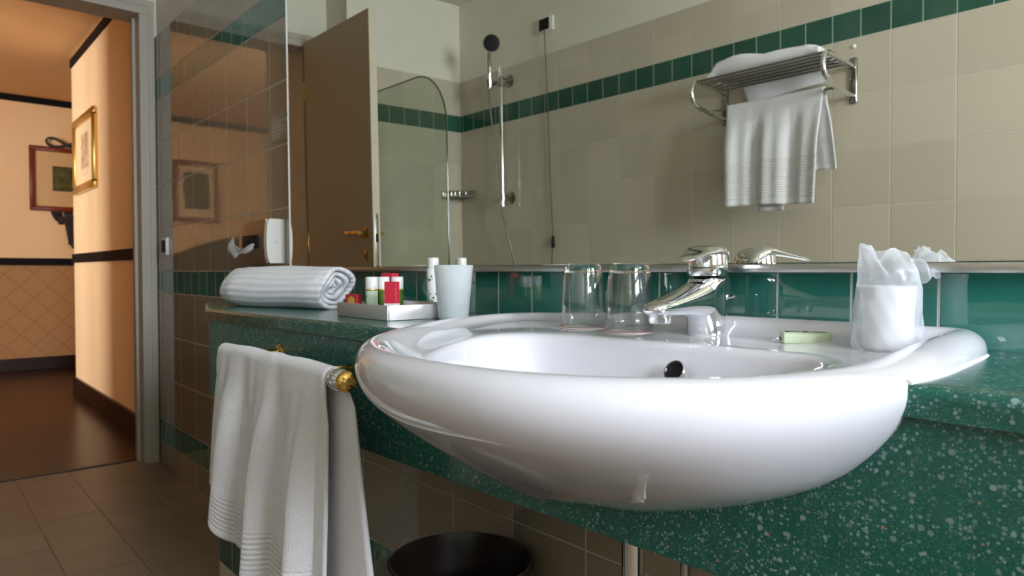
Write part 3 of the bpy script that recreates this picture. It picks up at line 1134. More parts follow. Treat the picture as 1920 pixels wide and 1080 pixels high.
def placed_lathe(prof, n=28):
    g_ = G().lathe(prof, (0, 0, 0), n)
    bmesh.ops.transform(g_.bm, matrix=Matrix.Translation(OVC) @ q, verts=g_.bm.verts)
    return g_


ov = obj('overflow_ring', placed_lathe([(0.0122, 0.001), (0.0128, 0.0035), (0.0140, 0.0035), (0.0150, 0.0), (0.0150, -0.006), (0.0122, -0.006), (0.0122, 0.001)], 28), 'chrome', basin)
obj('overflow_hole', placed_lathe([(0.0005, 0.0012), (0.0123, 0.0012), (0.0123, -0.004), (0.0005, -0.004)], 24), 'black', ov)

# white sealant along the line where the basin meets the counter
rings_w = [outer_ring(lv) for lv in range(LEVELS)]
hits = []
for k in range(NB):
    hit = None
    for a, b in zip(rings_w, rings_w[1:]):
        A, B = Vector(a[k]), Vector(b[k])
        for s_ in range(8):
            P = A.lerp(B, s_ / 8)
            if P.y > -0.008:
                continue
            inside_top = P.y > yf(P.x) + 0.0015 and 0.79 < P.z < ZT
            inside_ap = P.y > yf(P.x) + ins and P.z < ZT
            if inside_top or inside_ap:
                hit = P
                break
        if hit:
            break
    hits.append(hit)
# walk from the back right corner round the front to the back left
order = sorted(range(NB), key=lambda k: (ANG[k] - PI * 0.30) % (2 * PI), reverse=True)
line = [hits[k] for k in order if hits[k] is not None]
# split where consecutive points jump
seg, segs = [line[0]], []
for p in line[1:]:
    if (p - seg[-1]).length > 0.09:
        segs.append(seg)
        seg = []
    seg.append(p)
segs.append(seg)
g = G()
for sg_ in segs:
    if len(sg_) > 2:
        sm_ = [sg_[0]] + [(sg_[i - 1] + sg_[i] * 2 + sg_[i + 1]) / 4 for i in range(1, len(sg_) - 1)] + [sg_[-1]]
        g.tube(sm_, 0.0032, 8)
obj('sealant_bead', g, 'caulk', basin)

# ------------------------------------------------------------------ mixer tap
TX, TY, TZ = -0.545, -0.075, 0.8195
tap = thing('basin_tap', (TX, TY, TZ), 'chrome single lever mixer tap standing on the rear ledge of the basin', 'tap')
SD = Vector((0.06, -1.0, 0)).normalized()      # spout direction
SR = Vector((-SD.y, SD.x, 0))
T0 = Vector((TX, TY, TZ))


def ell(c, ra, rb, ax, up, n=28):
    return [c + ax * ra * math.cos(2 * PI * k / n) + up * rb * math.sin(2 * PI * k / n) for k in range(n)]


g = G()
rr = []
# column: slim at the foot, flaring forward into the spout
for z, rs, rf, rbk in ((0.0, 0.0262, 0.0275, 0.0262), (0.003, 0.0272, 0.0285, 0.0270), (0.010, 0.0266, 0.0290, 0.0264), (0.022, 0.0260, 0.0320, 0.0258), (0.036, 0.0258, 0.0420, 0.0256),
                       (0.050, 0.0258, 0.0480, 0.0256), (0.062, 0.0258, 0.0440, 0.0256), (0.073, 0.0260, 0.0350, 0.0258), (0.080, 0.0258, 0.0275, 0.0258), (0.0826, 0.0235, 0.0235, 0.0235)):
    ring = []
    for k in range(32):
        a = 2 * PI * k / 32
        cx_, sy_ = math.cos(a), math.sin(a)
        ring.append(T0 + Vector((0, 0, z)) + SR * (rs * sy_) + SD * ((rf if cx_ > 0 else rbk) * cx_))
    rr.append(ring)
g.rings(rr, True, True)
body = obj('body', g, 'chrome', tap, sub=1)
g = G()
rr = []
for d, zc, hw, hh in ((0.000, 0.0515, 0.0245, 0.0295), (0.020, 0.0520, 0.0245, 0.0282), (0.040, 0.0510, 0.0235, 0.0232), (0.062, 0.0490, 0.0220, 0.0182), (0.085, 0.0468, 0.0204, 0.0144), (0.108, 0.0448, 0.0190, 0.0116), (0.126, 0.0432, 0.0175, 0.0094), (0.137, 0.0425, 0.0130, 0.0064), (0.1415, 0.0420, 0.0060, 0.0026)):
    c = T0 + SD * d + Vector((0, 0, zc))
    tn = Vector((0, 0, 1))
    ring = []
    for k in range(24):
        a = 2 * PI * k / 24
        ca, sa = math.cos(a), math.sin(a)
        p = 0.75
        ring.append(c + SR * hw * math.copysign(abs(ca) ** p, ca) + tn * hh * math.copysign(abs(sa) ** p, sa))
    rr.append(ring)
g.rings(rr, True, True)
obj('spout', g, 'chrome', tap, sub=1)
AC = T0 + SD * 0.117 + Vector((0, 0, 0.028))
g = G().lathe([(0.0095, 0.0), (0.0130, 0.0), (0.0140, 0.002), (0.0140, 0.010), (0.012, 0.012)], AC - Vector((0, 0, 0.003)), 24)
ae = obj('aerator', g, 'chrome', tap)
obj('aerator_mesh', G().lathe([(0.0005, 0.0), (0.0088, 0.0), (0.0088, 0.001)], AC - Vector((0, 0, 0.0028)), 20), 'dull_chrome', ae)
# head: slightly tilted barrel with a domed lever
HC = T0 + Vector((0, 0, 0.083))
g = G().lathe([(0.0200, 0.0), (0.0262, 0.0015), (0.0272, 0.005), (0.0270, 0.029), (0.0250, 0.033), (0.001, 0.034)], HC, 36)
head = obj('handle_base', g, 'chrome', tap)
LD = Vector((math.sin(math.radians(18)), -math.cos(math.radians(18)), 0))
LR = Vector((-LD.y, LD.x, 0))
g = G()
rr = []
for d, zb, zt, hw in ((-0.0300, 0.013, 0.018, 0.008), (-0.0290, 0.008, 0.026, 0.0185), (-0.023, 0.011, 0.0350, 0.0258), (-0.011, 0.022, 0.0420, 0.0286), (0.004, 0.0280, 0.0442, 0.0290), (0.018, 0.0280, 0.0430, 0.0274), (0.030, 0.0280, 0.0392, 0.0235),
                       (0.048, 0.0268, 0.0350, 0.0182), (0.068, 0.0248, 0.0312, 0.0155), (0.088, 0.0222, 0.0272, 0.0138), (0.099, 0.0205, 0.0240, 0.0108), (0.1035, 0.0203, 0.0223, 0.0055)):
    c = HC + LD * d
    ring = []
    for k in range(24):
        a = 2 * PI * k / 24
        ca, sa = math.cos(a), math.sin(a)
        zm, hh = (zb + zt) / 2, (zt - zb) / 2
        ring.append(c + LR * hw * math.copysign(abs(ca) ** 0.8, ca) + Vector((0, 0, zm + hh * math.copysign(abs(sa) ** 0.8, sa))))
    rr.append(ring)
g.rings(rr, True, True)
obj('lever', g, 'chrome', tap, sub=1)
cd = Vector((0.50, -0.866, 0))
g = G().lathe([(0.0005, 0.0012), (0.0032, 0.0012), (0.0038, 0.0), (0.0038, -0.002)], (0, 0, 0), 16)
bmesh.ops.transform(g.bm, matrix=Matrix.Translation(HC + cd * 0.0271 + Vector((0, 0, 0.017))) @ cd.to_track_quat('Z', 'Y').to_matrix().to_4x4(), verts=g.bm.verts)
obj('temperature_dot', g, 'cap', head)
RK = T0 - SD * 0.036 + SR * 0.004
g = G()
g.tube([RK + Vector((0.004, 0.0, -0.001)), RK + Vector((0.004, 0, 0.048)), RK + Vector((0.004, 0, 0.052))], [0.0028, 0.0028, 0.0045], 10)
g.lathe([(0.001, 0.0), (0.0065, 0.002), (0.0075, 0.006), (0.006, 0.009), (0.001, 0.010)], RK + Vector((0.004, 0, 0.049)), 16)
g.tube([RK + Vector((0.004, 0, 0.053)), RK + Vector((0.020, 0.0, 0.056))], [0.004, 0.0022], 8)
obj('popup_knob', g, 'chrome', tap)


# ------------------------------------------------------------------ drinking glasses on paper discs
def coaster(loc, label):
    t_ = thing('paper_disc', loc, label, 'paper disc', 'paper discs under the tumblers')
    obj('disc', G().lathe([(0.0005, 0.0012), (0.0400, 0.0012), (0.0405, 0.0006), (0.0405, 0.0), (0.0005, 0.0)], loc, 44), 'disc', t_)
    obj('red_ring', G().lathe([(0.0368, 0.0011), (0.0368, 0.00165), (0.0384, 0.00165), (0.0384, 0.0011)], loc, 44, cap=False), 'red', t_)
    return t_


def tumbler(loc, label):
    t_ = thing('drinking_glass', loc, label, 'drinking glass', 'upturned tumblers beside the tap')
    # upturned: mouth down at z 0, thick foot at the top
    prof = [(0.0340, 0.0), (0.0350, 0.0004), (0.0356, 0.020), (0.0350, 0.045), (0.0330, 0.070), (0.0302, 0.0850), (0.0288, 0.0850), (0.0316, 0.070), (0.0336, 0.045), (0.0342, 0.020), (0.0340, 0.0)]
    obj('glass_wall', G().lathe(prof, loc, 64, cap=False), 'clear', t_, angle=70)
    foot = [(0.0005, 0.0845), (0.0180, 0.0842), (0.0250, 0.0846), (0.0300, 0.0854), (0.0298, 0.0880), (0.0282, 0.0950), (0.0268, 0.0985), (0.0252, 0.0998), (0.0005, 0.0988)]
    obj('glass_foot', G().lathe(foot, loc, 64), 'glass', t_, angle=50, label='thick solid foot of the glass')


G1, G2 = (-0.755, -0.100, 0.8212), (-0.657, -0.105, 0.8212)
coaster(G1, 'paper disc with red rim under the left upturned glass')
coaster(G2, 'paper disc with red rim under the glass nearest the tap')
tumbler((G1[0], G1[1], G1[2] + 0.0014), 'upturned clear tumbler left of the pair, farther from the tap')
tumbler((G2[0], G2[1], G2[2] + 0.0014), 'upturned clear tumbler right of the pair, just behind the spout')

# ------------------------------------------------------------------ wrapped soap
SP = Vector((-0.402, -0.082, 0.8210))
soap = thing('wrapped_soap', SP, 'small pale green wrapped guest soap lying on the basin ledge', 'soap')
ang = math.radians(38)
ca, sa = math.cos(ang), math.sin(ang)


def sp(u, v, z):
    return SP + Vector((u * ca - v * sa, u * sa + v * ca, z))


g = G()
rr = []
for u, f in ((-0.028, 0.80), (-0.0265, 0.96), (-0.024, 1.0), (0.024, 1.0), (0.0265, 0.96), (0.028, 0.80)):
    rr.append([sp(u, 0.0125 * f * math.copysign(abs(math.cos(2 * PI * k / 20)) ** 0.4, math.cos(2 * PI * k / 20)), 0.0078 + 0.0074 * f * math.copysign(abs(math.sin(2 * PI * k / 20)) ** 0.4, math.sin(2 * PI * k / 20))) for k in range(20)])
g.rings(rr, True, True)
obj('wrapper', g, 'soap', soap)
g = G()
for u0, u1, v0, v1 in ((-0.023, -0.018, -0.004, 0.004), (-0.003, 0.0035, -0.005, 0.005), (0.016, 0.023, -0.005, -0.001), (0.010, 0.023, 0.001, 0.0022), (-0.019, -0.006, 0.001, 0.0022), (0.006, 0.014, -0.003, -0.002)):
    g.rings([[sp(u0, v0, z), sp(u1, v0, z), sp(u1, v1, z), sp(u0, v1, z)] for z in (0.0145, 0.0156)], True, True)
obj('printed_marks', g, 'ink', soap)
obj('wrapper_fold', G().tube([sp(-0.0282, -0.004, 0.006), sp(-0.0292, 0.0, 0.008), sp(-0.0282, 0.004, 0.006)], 0.0012, 8), 'ink', soap)

# ------------------------------------------------------------------ tumbler wrapped in a plastic bag
BP = Vector((-0.309, -0.080, 0.8212))
bag = thing('wrapped_tumbler', BP, 'white tumbler sealed in a crumpled clear plastic bag on the basin ledge', 'wrapped cup')
obj('cup', G().lathe([(0.001, 0.002), (0.0235, 0.002), (0.0255, 0.004), (0.0290, 0.070), (0.0298, 0.072), (0.0290, 0.073), (0.0268, 0.071), (0.0235, 0.006), (0.001, 0.005)], BP, 40), 'acrylic', bag)
VD = Vector((0.66, 0.751, 0))     # widest across the view


def fbag(u, v):
    a = u * 2 * PI
    z = v * 0.110
    wide = 0.0345 + 0.0020 * math.sin(v * 5.0 + 0.8) - 0.0025 * sst(0.5, 0.9, v)
    thick = 0.0335 * (1 - 0.72 * sst(0.80, 1.0, v))
    if v < 0.08:
        wide *= 0.93 + 0.9 * v
    crum = 1 + 0.035 * math.sin(3 * a + 5 * v) + 0.022 * math.sin(7 * a - 11 * v) + 0.012 * math.sin(13 * a + 23 * v)
    x, y = wide * math.cos(a) * crum, thick * math.sin(a) * crum
    # pinched, uneven mouth: a tuft on the left, a dome in the middle
    xr = x / 0.036
    top = 0.010 * math.exp(-((xr + 0.72) / 0.26) ** 2) + 0.004 * math.exp(-((xr - 0.1) / 0.5) ** 2) - 0.012 * math.exp(-((xr + 0.40) / 0.12) ** 2) - 0.022 * sst(0.35, 1.0, xr)
    z += top * sst(0.62, 1.0, v) + 0.0016 * math.sin(9 * a + 3) * sst(0.4, 1, v)
    P = VD * x + Vector((-VD.y, VD.x, 0)) * y
    return BP + P + Vector((0, 0, max(0.0004, z)))


g = G().sheet(fbag, 96, 60)
obj('bag', g, 'film', bag, sub=1)


def ftop(u, v):
    # folded lip closing the mouth
    a = (u - 0.5) * 2
    x = 0.031 * a
    z = 0.108 + 0.010 * math.exp(-((a * 0.9 + 0.72) / 0.26) ** 2) - 0.010 * math.exp(-((a * 0.9 + 0.40) / 0.12) ** 2) - 0.020 * sst(0.3, 1.0, a) + 0.003 * math.sin(u * 40)
    y = (v - 0.5) * 0.020 + 0.002 * math.sin(u * 31 + v * 5)
    return BP + VD * x + Vector((-VD.y, VD.x, 0)) * y + Vector((0, 0, z - 0.010 * abs(v - 0.5) * 2 * 0.6 + 0.002))


obj('bag_fold', G().sheet(ftop, 40, 8), 'film', bag, sub=1)


def fflap(u, v):
    x = 0.026 + 0.034 * u
    z = 0.092 - 0.006 * u + (v - 0.5) * 0.036 * (1 - u * 0.92) + 0.003 * math.sin(u * 12 + v * 3)
    y = 0.004 * math.sin(u * 9) + 0.006 * (v - 0.5)
    return BP + VD * x + Vector((-VD.y, VD.x, 0)) * y + Vector((0, 0, z))


obj('bag_corner', G().sheet(fflap, 16, 10), 'film', bag, sub=1)

# ------------------------------------------------------------------ rolled towel on the counter
RA, RBp = Vector((-1.80, -0.262, 0)), Vector((-1.475, -0.150, 0))
roll = thing('rolled_towel', ((RA.x + RBp.x) / 2, (RA.y + RBp.y) / 2, ZT), 'rolled ribbed white towel lying on the counter left of the tray', 'towel')
AX = (RBp - RA).normalized()
AN = Vector((-AX.y, AX.x, 0))
LEN = (RBp - RA).length


def frol(u, v):
    # v: along the spiral from the core outwards, u: along the axis
    turns = 3.6
    th = v * turns * 2 * PI + 0.9
    rad = 0.10 + 0.90 * v
    taper = 1 - 0.22 * (1 - sst(0.0, 0.16, u)) - 0.10 * sst(0.90, 1.0, u)
    hw, hh = 0.074 * rad * taper, 0.0505 * rad * (taper * 0.35 + 0.65)
    x, z = math.cos(th), math.sin(th)
    zz = 0.0515 + hh * z - 0.004 * (x * x) * rad
    zz += 0.0016 * math.sin(u * 9 + th * 2) * v
    push = 0.012 * math.sin(v * 23) - 0.030 * (1 - v) * (u - 0.2) + 0.006 * math.sin(th * 3)
    p = RA + AX * (LEN * u + push * sst(0.5, 1.0, u) - 0.008 * math.sin(th * 2) * (1 - sst(0, 0.4, u))) + AN * hw * x
    return Vector((p.x, p.y, ZT + max(0.0048, zz)))


obj('terry_roll', G().sheet(frol, 40, 240), 'towel_roll', roll, solid=0.0085)

# ------------------------------------------------------------------ tray of toiletries
TRX0, TRX1, TRY0, TRY1 = -1.254, -1.066, -0.270, -0.118
tray = thing('amenity_tray', ((TRX0 + TRX1) / 2, (TRY0 + TRY1) / 2, ZT), 'low brushed silver tray holding small toiletries on the counter', 'tray')
g = G()
g.box((TRX0 + 0.004, TRY0 + 0.004, ZT + 0.0003), (TRX1 - 0.004, TRY1 - 0.004, ZT + 0.003))
obj('tray_base', g, 'tray', tray)
for a, b, c, d in ((TRX0, TRX1, TRY0, TRY0 + 0.004), (TRX0, TRX1, TRY1 - 0.004, TRY1), (TRX0, TRX0 + 0.004, TRY0 + 0.004, TRY1 - 0.004), (TRX1 - 0.004, TRX1, TRY0 + 0.004, TRY1 - 0.004)):
    obj('tray_side', G().box((a, c, ZT + 0.0005), (b, d, ZT + 0.0275), 0.001), 'tray', tray)
TB = ZT + 0.0032


def bottle(loc, mat, label, hgt=0.074, r=0.0118):
    t_ = thing('toiletry_bottle', loc, label, 'bottle', 'small toiletry bottles in the tray')
    obj('bottle_body', G().lathe([(0.0005, 0.0), (r * 0.92, 0.0), (r, 0.002), (r, hgt * 0.66), (r * 0.9, hgt * 0.68), (0.0005, hgt * 0.68)], loc, 32), mat, t_)
    obj('gold_band', G().lathe([(r * 1.01, hgt * 0.635), (r * 1.03, hgt * 0.64), (r * 1.03, hgt * 0.675), (r * 1.01, hgt * 0.68)], loc, 32), 'gold', t_)
    obj('bottle_cap', G().lathe([(0.0005, hgt * 0.68), (r * 1.02, hgt * 0.68), (r * 1.02, hgt * 0.985), (r * 0.96, hgt), (0.0005, hgt)], loc, 32), 'cap', t_)
    return t_


b1 = bottle((-1.204, -0.222, TB), 'pale_label', 'small bottle with pale green label and milky cap in the tray')
g = G()
for k, (a, z) in enumerate(((-1.75, 0.020), (-1.75, 0.026), (-1.75, 0.032), (-1.75, 0.037), (-1.6, 0.023), (-1.62, 0.035))):
    c = Vector((-1.204 + 0.0119 * math.cos(a), -0.222 + 0.0119 * math.sin(a), TB + z))
    g.box(c - Vector((0.0018 + 0.0009 * (k % 2), 0.0004, 0.0012)), c + Vector((0.0018 + 0.0009 * (k % 2), 0.0004, 0.0012)))
obj('label_print', g, 'leaf', [c for c in b1.children if c.name.startswith('bottle_body')][0])
bottle((-1.205, -0.195, TB), 'olive', 'small bottle of olive green gel behind the red box in the tray')
bottle((-1.194, -0.170, TB), 'olive', 'small milky capped bottle half hidden behind the tall red box', 0.074)


def card_box(loc, wx, wy, h, rot, mat, label, base=None):
    t_ = thing('soap_box', loc, label, 'box', 'red cartons in the tray')
    x, y, z = loc
    obj('carton', G().box((x - wx / 2, y - wy / 2, z), (x + wx / 2, y + wy / 2, z + h), 0.0008, 1, rot), mat, t_)
    if base:
        obj('carton_foot', G().box((x - wx / 2 - 0.0003, y - wy / 2 - 0.0003, z + 0.0001), (x + wx / 2 + 0.0003, y + wy / 2 + 0.0003, z + base), 0.0004, 1, rot), 'white_card', t_)
    return t_


card_box((-1.108, -0.235, TB), 0.0235, 0.016, 0.066, math.radians(33), 'red', 'tall bright red carton at the front corner of the tray', 0.026)
card_box((-1.228, -0.166, TB), 0.030, 0.020, 0.081, math.radians(20), 'red', 'red carton standing at the back of the tray behind the bottles')
sb = card_box((-1.234, -0.245, TB), 0.026, 0.020, 0.040, math.radians(35), 'dark_red', 'small dark red carton with a gold arch, left end of the tray')
e1 = Vector((math.cos(math.radians(35)), math.sin(math.radians(35)), 0))
e2 = Vector((e1.y, -e1.x, 0))
c0 = Vector((-1.234, -0.245, TB)) + e2 * 0.0101
pts = [(-0.007, 0.014)] + [(-0.007 * math.cos(PI * k / 10), 0.029 + 0.007 * math.sin(PI * k / 10)) for k in range(11)] + [(0.007, 0.014)]
g = G()
g.rings([[c0 + e1 * p[0] + Vector((0, 0, p[1])) + e2 * d for p in pts] for d in (0.0, 0.0005)], True, True)
obj('gold_arch', g, 'gold', sb)

t = thing('lotion_bottle', (-1.242, -0.050, ZT), 'slim white lotion bottle with leaf label standing behind the frosted cup', 'bottle')
LB = (-1.242, -0.050, ZT)
lb = obj('bottle_body', G().lathe([(0.0005, 0.0), (0.0125, 0.0), (0.0135, 0.002), (0.0135, 0.092), (0.011, 0.095), (0.0005, 0.095)], LB, 32), 'white_card', t)
obj('bottle_cap', G().lathe([(0.0005, 0.095), (0.0125, 0.095), (0.0125, 0.115), (0.012, 0.117), (0.0005, 0.117)], LB, 32), 'cap', t)
g = G()
random.seed(3)
for k in range(26):
    a = random.uniform(-1.9, 0.9)
    z = random.choice((random.uniform(0.060, 0.080), random.uniform(0.012, 0.052)))
    r_ = random.uniform(0.0010, 0.0026)
    c = Vector((LB[0] + 0.0136 * math.cos(a), LB[1] + 0.0136 * math.sin(a), ZT + z))
    g.box(c - Vector((r_ * 0.7, r_ * 0.7, r_)), c + Vector((r_ * 0.7, r_ * 0.7, r_)), rot=a)
obj('label_print', g, 'leaf', lb)

t = thing('frosted_cup', (-1.034, -0.149, ZT), 'frosted plastic cup standing on the counter beside the tray', 'cup')
obj('cup_wall', G().lathe([(0.0005, 0.0), (0.0262, 0.0), (0.0275, 0.0015), (0.0362, 0.0985), (0.0355, 0.0990), (0.0342, 0.0985), (0.0257, 0.004), (0.0005, 0.004)], (-1.034, -0.149, ZT + 0.0004), 48), 'frosted', t)

# ------------------------------------------------------------------ towel bar on the apron and hanging towel
BY, BZ = -0.437, 0.752
bar = thing('towel_bar', (-1.17, -0.37, BZ), 'chrome towel bar with brass knob fixed to the counter apron', 'towel bar')
obj('rod', G().tube([(-1.365, BY, BZ), (-0.925, BY, BZ)], 0.0085, 16), 'chrome', bar)
for x in (-1.335, -1.03):
    g = G().tube([(x, BY + 0.004, BZ), (x, yf(x) + 0.006, BZ)], 0.006, 14)
    g.lathe([(0.0005, 0.0), (0.014, 0.0), (0.014, -0.003), (0.009, -0.007), (0.0005, -0.007)], (x, yf(x) + ins, BZ), 24, 'Y')
    obj('bracket', g, 'brass', bar)
for x, sg in ((-0.925, 1),):
    c = (x, BY, BZ)
    g = G().lathe([(0.0005, -0.012 * sg), (0.0150, -0.010 * sg), (0.0175, 0.0), (0.0165, 0.010 * sg), (0.013, 0.014 * sg), (0.0005, 0.015 * sg)], c, 24, 'X')
    e = obj('end_cap', g, 'chrome', bar)
    g = G().lathe([(0.0005, 0.013 * sg), (0.0105, 0.0135 * sg), (0.0095, 0.0160 * sg), (0.0125, 0.0170 * sg), (0.0160, 0.0215 * sg), (0.0155, 0.0250 * sg), (0.0115, 0.0290 * sg), (0.0078, 0.0300 * sg), (0.0060, 0.0320 * sg),
                   (0.0082, 0.0350 * sg), (0.0070, 0.0385 * sg), (0.0005, 0.0400 * sg)], c, 24, 'X')
    obj('brass_knob', g, 'brass', e, label='brass finial')

ht = thing('hanging_towel', (-1.16, BY, 0.30), 'white hand towel draped over the towel bar below the counter', 'towel')


def fold(u, v, seed=0.0):
    s_ = sst(0.0, 0.55, v)
    return (0.022 * math.sin(u * 2 * PI * 3.2 + 0.6 + seed) + 0.010 * math.sin(u * 2 * PI * 6.1 + 2.0 + seed) + 0.006 * math.sin(u * 2 * PI * 9.7 + v * 2)) * (0.18 + 0.82 * s_)


def zfront(u):
    # hem of the front drop: short on the left, longer to the right
    return 0.470 + 0.22 * min(u, 0.14) - 0.055 * sst(0.135, 0.165, u) - 0.055 * sst(0.20, 0.30, u) - 0.03 * sst(0.3, 1.0, u)


def ffront(u, v):
    xt = -1.395 + 0.450 * u
    xb = -1.468 + 0.503 * u
    # over the bar for the first part of v, then down
    if v < 0.10:
        a = (v / 0.10) * PI * 0.5
        y = BY - 0.0135 * math.sin(a)
        z = BZ + 0.0135 * math.cos(a)
        vv = 0.0
    else:
        vv = (v - 0.10) / 0.90
        z = BZ + (zfront(u) - BZ) * vv
        y = BY - 0.0135
    w_ = vv ** 0.8
    x = xt + (xb - xt) * w_ - 0.010 * math.sin(vv * PI) * (0.5 - u)
    y += fold(u, vv) * min(1.0, vv * 3 + 0.15) * (0.4 if v < 0.1 else 1) - 0.004 * vv
    y = min(y, BY - 0.0135 * (0.9 if v > 0.1 else math.sin((v / 0.10) * PI * 0.5)) + 0.004)
    z += (0.0035 * math.exp(-((u - 0.55) / 0.05) ** 2) - 0.0015 * math.sin(u * 13 + 1.0)) * (1 - sst(0, 0.25, vv)) + 0.003
    return Vector((x, y, z))


def zback(u):
    return 0.520 - 0.24 * sst(0.34, 0.64, u)


def fback(u, v):
    xt = -1.39 + 0.452 * u
    xb = -1.46 + 0.60 * u
    if v < 0.10:
        a = (v / 0.10) * PI * 0.5
        y = BY + 0.0135 * math.sin(a)
        z = BZ + 0.0135 * math.cos(a)
        vv = 0.0
    else:
        vv = (v - 0.10) / 0.90
        z = BZ + (zback(u) - BZ) * vv
        y = BY + 0.0135
    x = xt + (xb - xt) * vv ** 0.9 + 0.022 * sst(0.0, 0.1, vv) * u
    y += 0.006 * math.sin(u * 17 + vv * 3) * vv + 0.012 * vv
    z += (0.0035 * math.exp(-((u - 0.55) / 0.05) ** 2) - 0.0015 * math.sin(u * 13 + 1.0)) * (1 - sst(0, 0.25, vv)) + 0.003
    return Vector((x, y, z))


obj('front_drop', G().sheet(ffront, 110, 70), 'towel_hang', ht, solid=0.006)
obj('back_drop', G().sheet(fback, 60, 50), 'towel_hang', ht, solid=0.006)

# ------------------------------------------------------------------ below the counter
bc = Vector((-1.010, -0.150, 0))
wb_ = thing('waste_bin', bc, 'round dark brown waste bin with a plastic liner under the counter', 'bin')
g = G().lathe([(0.001, 0.0), (0.100, 0.0), (0.104, 0.004), (0.128, 0.365), (0.134, 0.372), (0.134, 0.382), (0.127, 0.384), (0.122, 0.372), (0.098, 0.012), (0.001, 0.010)], bc, 48)
obj('bin_body', g, 'bin', wb_)


def fl(u, v):
    a = u * 2 * PI
    r_ = 0.1305 + 0.007 * v + 0.006 * math.sin(a * 9 + v * 3) * v + 0.003 * math.sin(a * 17) * v
    drop = 0.075 + 0.02 * math.sin(a * 2 + 1) + (0.08 if -2.9 < math.atan2(math.sin(a), math.cos(a)) < -2.0 else 0)
    return bc + Vector((r_ * math.cos(a), r_ * math.sin(a), 0.388 - drop * v))


obj('bin_liner', G().sheet(fl, 90, 10), 'liner', wb_)


def ftail(u, v):
    return bc + Vector((-0.120 - 0.035 * u - 0.015 * v, -0.075 - 0.01 * u + 0.05 * (v - 0.5), 0.372 - 0.09 * u + 0.016 * math.sin(v * 8 + u * 4)))


obj('liner_tail', G().sheet(ftail, 10, 12), 'liner', wb_)
pt = thing('waste_pipe', (-0.600, -0.165, 0.10), 'chrome waste trap pipe dropping below the basin', 'pipe')
g = G().tube([(-0.600, -0.165, 0.62), (-0.600, -0.165, 0.24)], 0.016, 20)
g.tube([(-0.600, -0.165, 0.46), (-0.600, -0.165, 0.43)], 0.021, 20)
obj('tail_pipe', g, 'chrome', pt)
obj('trap_cup', G().lathe([(0.001, 0.10), (0.026, 0.10), (0.030, 0.11), (0.030, 0.22), (0.022, 0.245), (0.001, 0.245)], (-0.600, -0.165, 0), 28), 'chrome', pt)
obj('wall_pipe', G().tube([(-0.600, -0.165, 0.20), (-0.600, -0.001, 0.20)], 0.015, 18), 'chrome', pt)
vp = thing('supply_hose', (-0.555, -0.110, 0.10), 'dark flexible supply hose hanging beside the waste pipe', 'hose')
obj('hose', G().tube([(-0.552, -0.110, 0.62), (-0.553, -0.112, 0.45), (-0.558, -0.095, 0.30), (-0.560, -0.03, 0.24), (-0.560, -0.002, 0.24)], 0.0075, 12), 'dull_chrome', vp)
obj('stop_valve', G().lathe([(0.001, -0.001), (0.022, -0.001), (0.022, -0.006), (0.011, -0.010), (0.011, -0.04), (0.001, -0.04)], (-0.560, 0, 0.24), 20, 'Y'), 'chrome', vp)

# ------------------------------------------------------------------ opposite wall: towel rack
rack = thing('towel_rack', (-1.315, OY, 1.49), 'chrome hotel towel rack on the tiled wall seen in the mirror', 'towel rack')
FX = OY + 0.245
for x in (-1.060, -1.572):
    pl = obj('wall_plate', G().box((x - 0.013, OY + 0.0005, 1.478), (x + 0.013, OY + 0.008, 1.640), 0.006, 3), 'dull_chrome', rack)
    pts = [(x, OY + 0.006, 1.608), (x, OY + 0.10, 1.616), (x, FX - 0.03, 1.622)]
    for k in range(9):
        a = PI / 2 - PI * k / 8
        pts.append((x, FX - 0.030 + 0.046 * math.cos(a) * 0.75, 1.576 + 0.046 * math.sin(a)))
    pts += [(x, FX - 0.06, 1.522), (x, OY + 0.10, 1.508), (x, OY + 0.006, 1.503)]
    obj('side_frame', G().tube(pts, 0.0088, 14), 'chrome', rack)
for k in range(6):
    y = OY + 0.045 + k * 0.036
    obj('shelf_bar', G().tube([(-1.570, y, 1.6125 + 0.0016 * k), (-1.062, y, 1.6125 + 0.0016 * k)], 0.0052, 10), 'dull_chrome', rack)
TBY, TBZ = OY + 0.118, 1.520
obj('towel_rail', G().tube([(-1.570, TBY, TBZ), (-1.062, TBY, TBZ)], 0.0052, 10), 'dull_chrome', rack)

bt = thing('bath_towel', (-1.30, TBY, 1.12), 'white bath towel hanging from the lower rail of the towel rack', 'towel')


def fb(sign, zb, xl, xr, xl2, xr2, ph):
    def f(u, v):
        if v < 0.06:
            a = v / 0.06 * PI / 2
            y = TBY + sign * 0.0085 * math.sin(a)
            z = TBZ + 0.0085 * math.cos(a)
            vv = 0.0
        else:
            vv = (v - 0.06) / 0.94
            y, z = TBY + sign * 0.0085, TBZ + (zb - TBZ) * vv
        x0 = xl + (xr - xl) * u
        x1 = xl2 + (xr2 - xl2) * u
        x = x0 + (x1 - x0) * vv
        wv = 0.013 * math.sin(u * 2 * PI * 2.3 + ph) + 0.006 * math.sin(u * 2 * PI * 5.1 + ph)
        y += sign * max(0, (wv + 0.014)) * sst(0, 0.5, vv)
        z += 0.006 * math.sin(u * 3 + 1) * vv
        return Vector((x, y, z))
    return f


obj('front_drop', G().sheet(fb(1, 1.125, -1.492, -1.115, -1.492, -1.135, 0.4), 70, 50), 'towel_bath', bt, solid=0.005)
obj('back_drop', G().sheet(fb(-1, 1.245, -1.46, -1.113, -1.44, -1.080, 1.8), 60, 40), 'towel_bath', bt, solid=0.005)
obj('under_fold', G().sheet(lambda u, v: Vector((-1.36 + 0.10 * u, TBY + 0.004 + 0.003 * math.sin(u * 8), 1.20 - 0.095 * v)), 12, 8), 'towel', bt, solid=0.006)

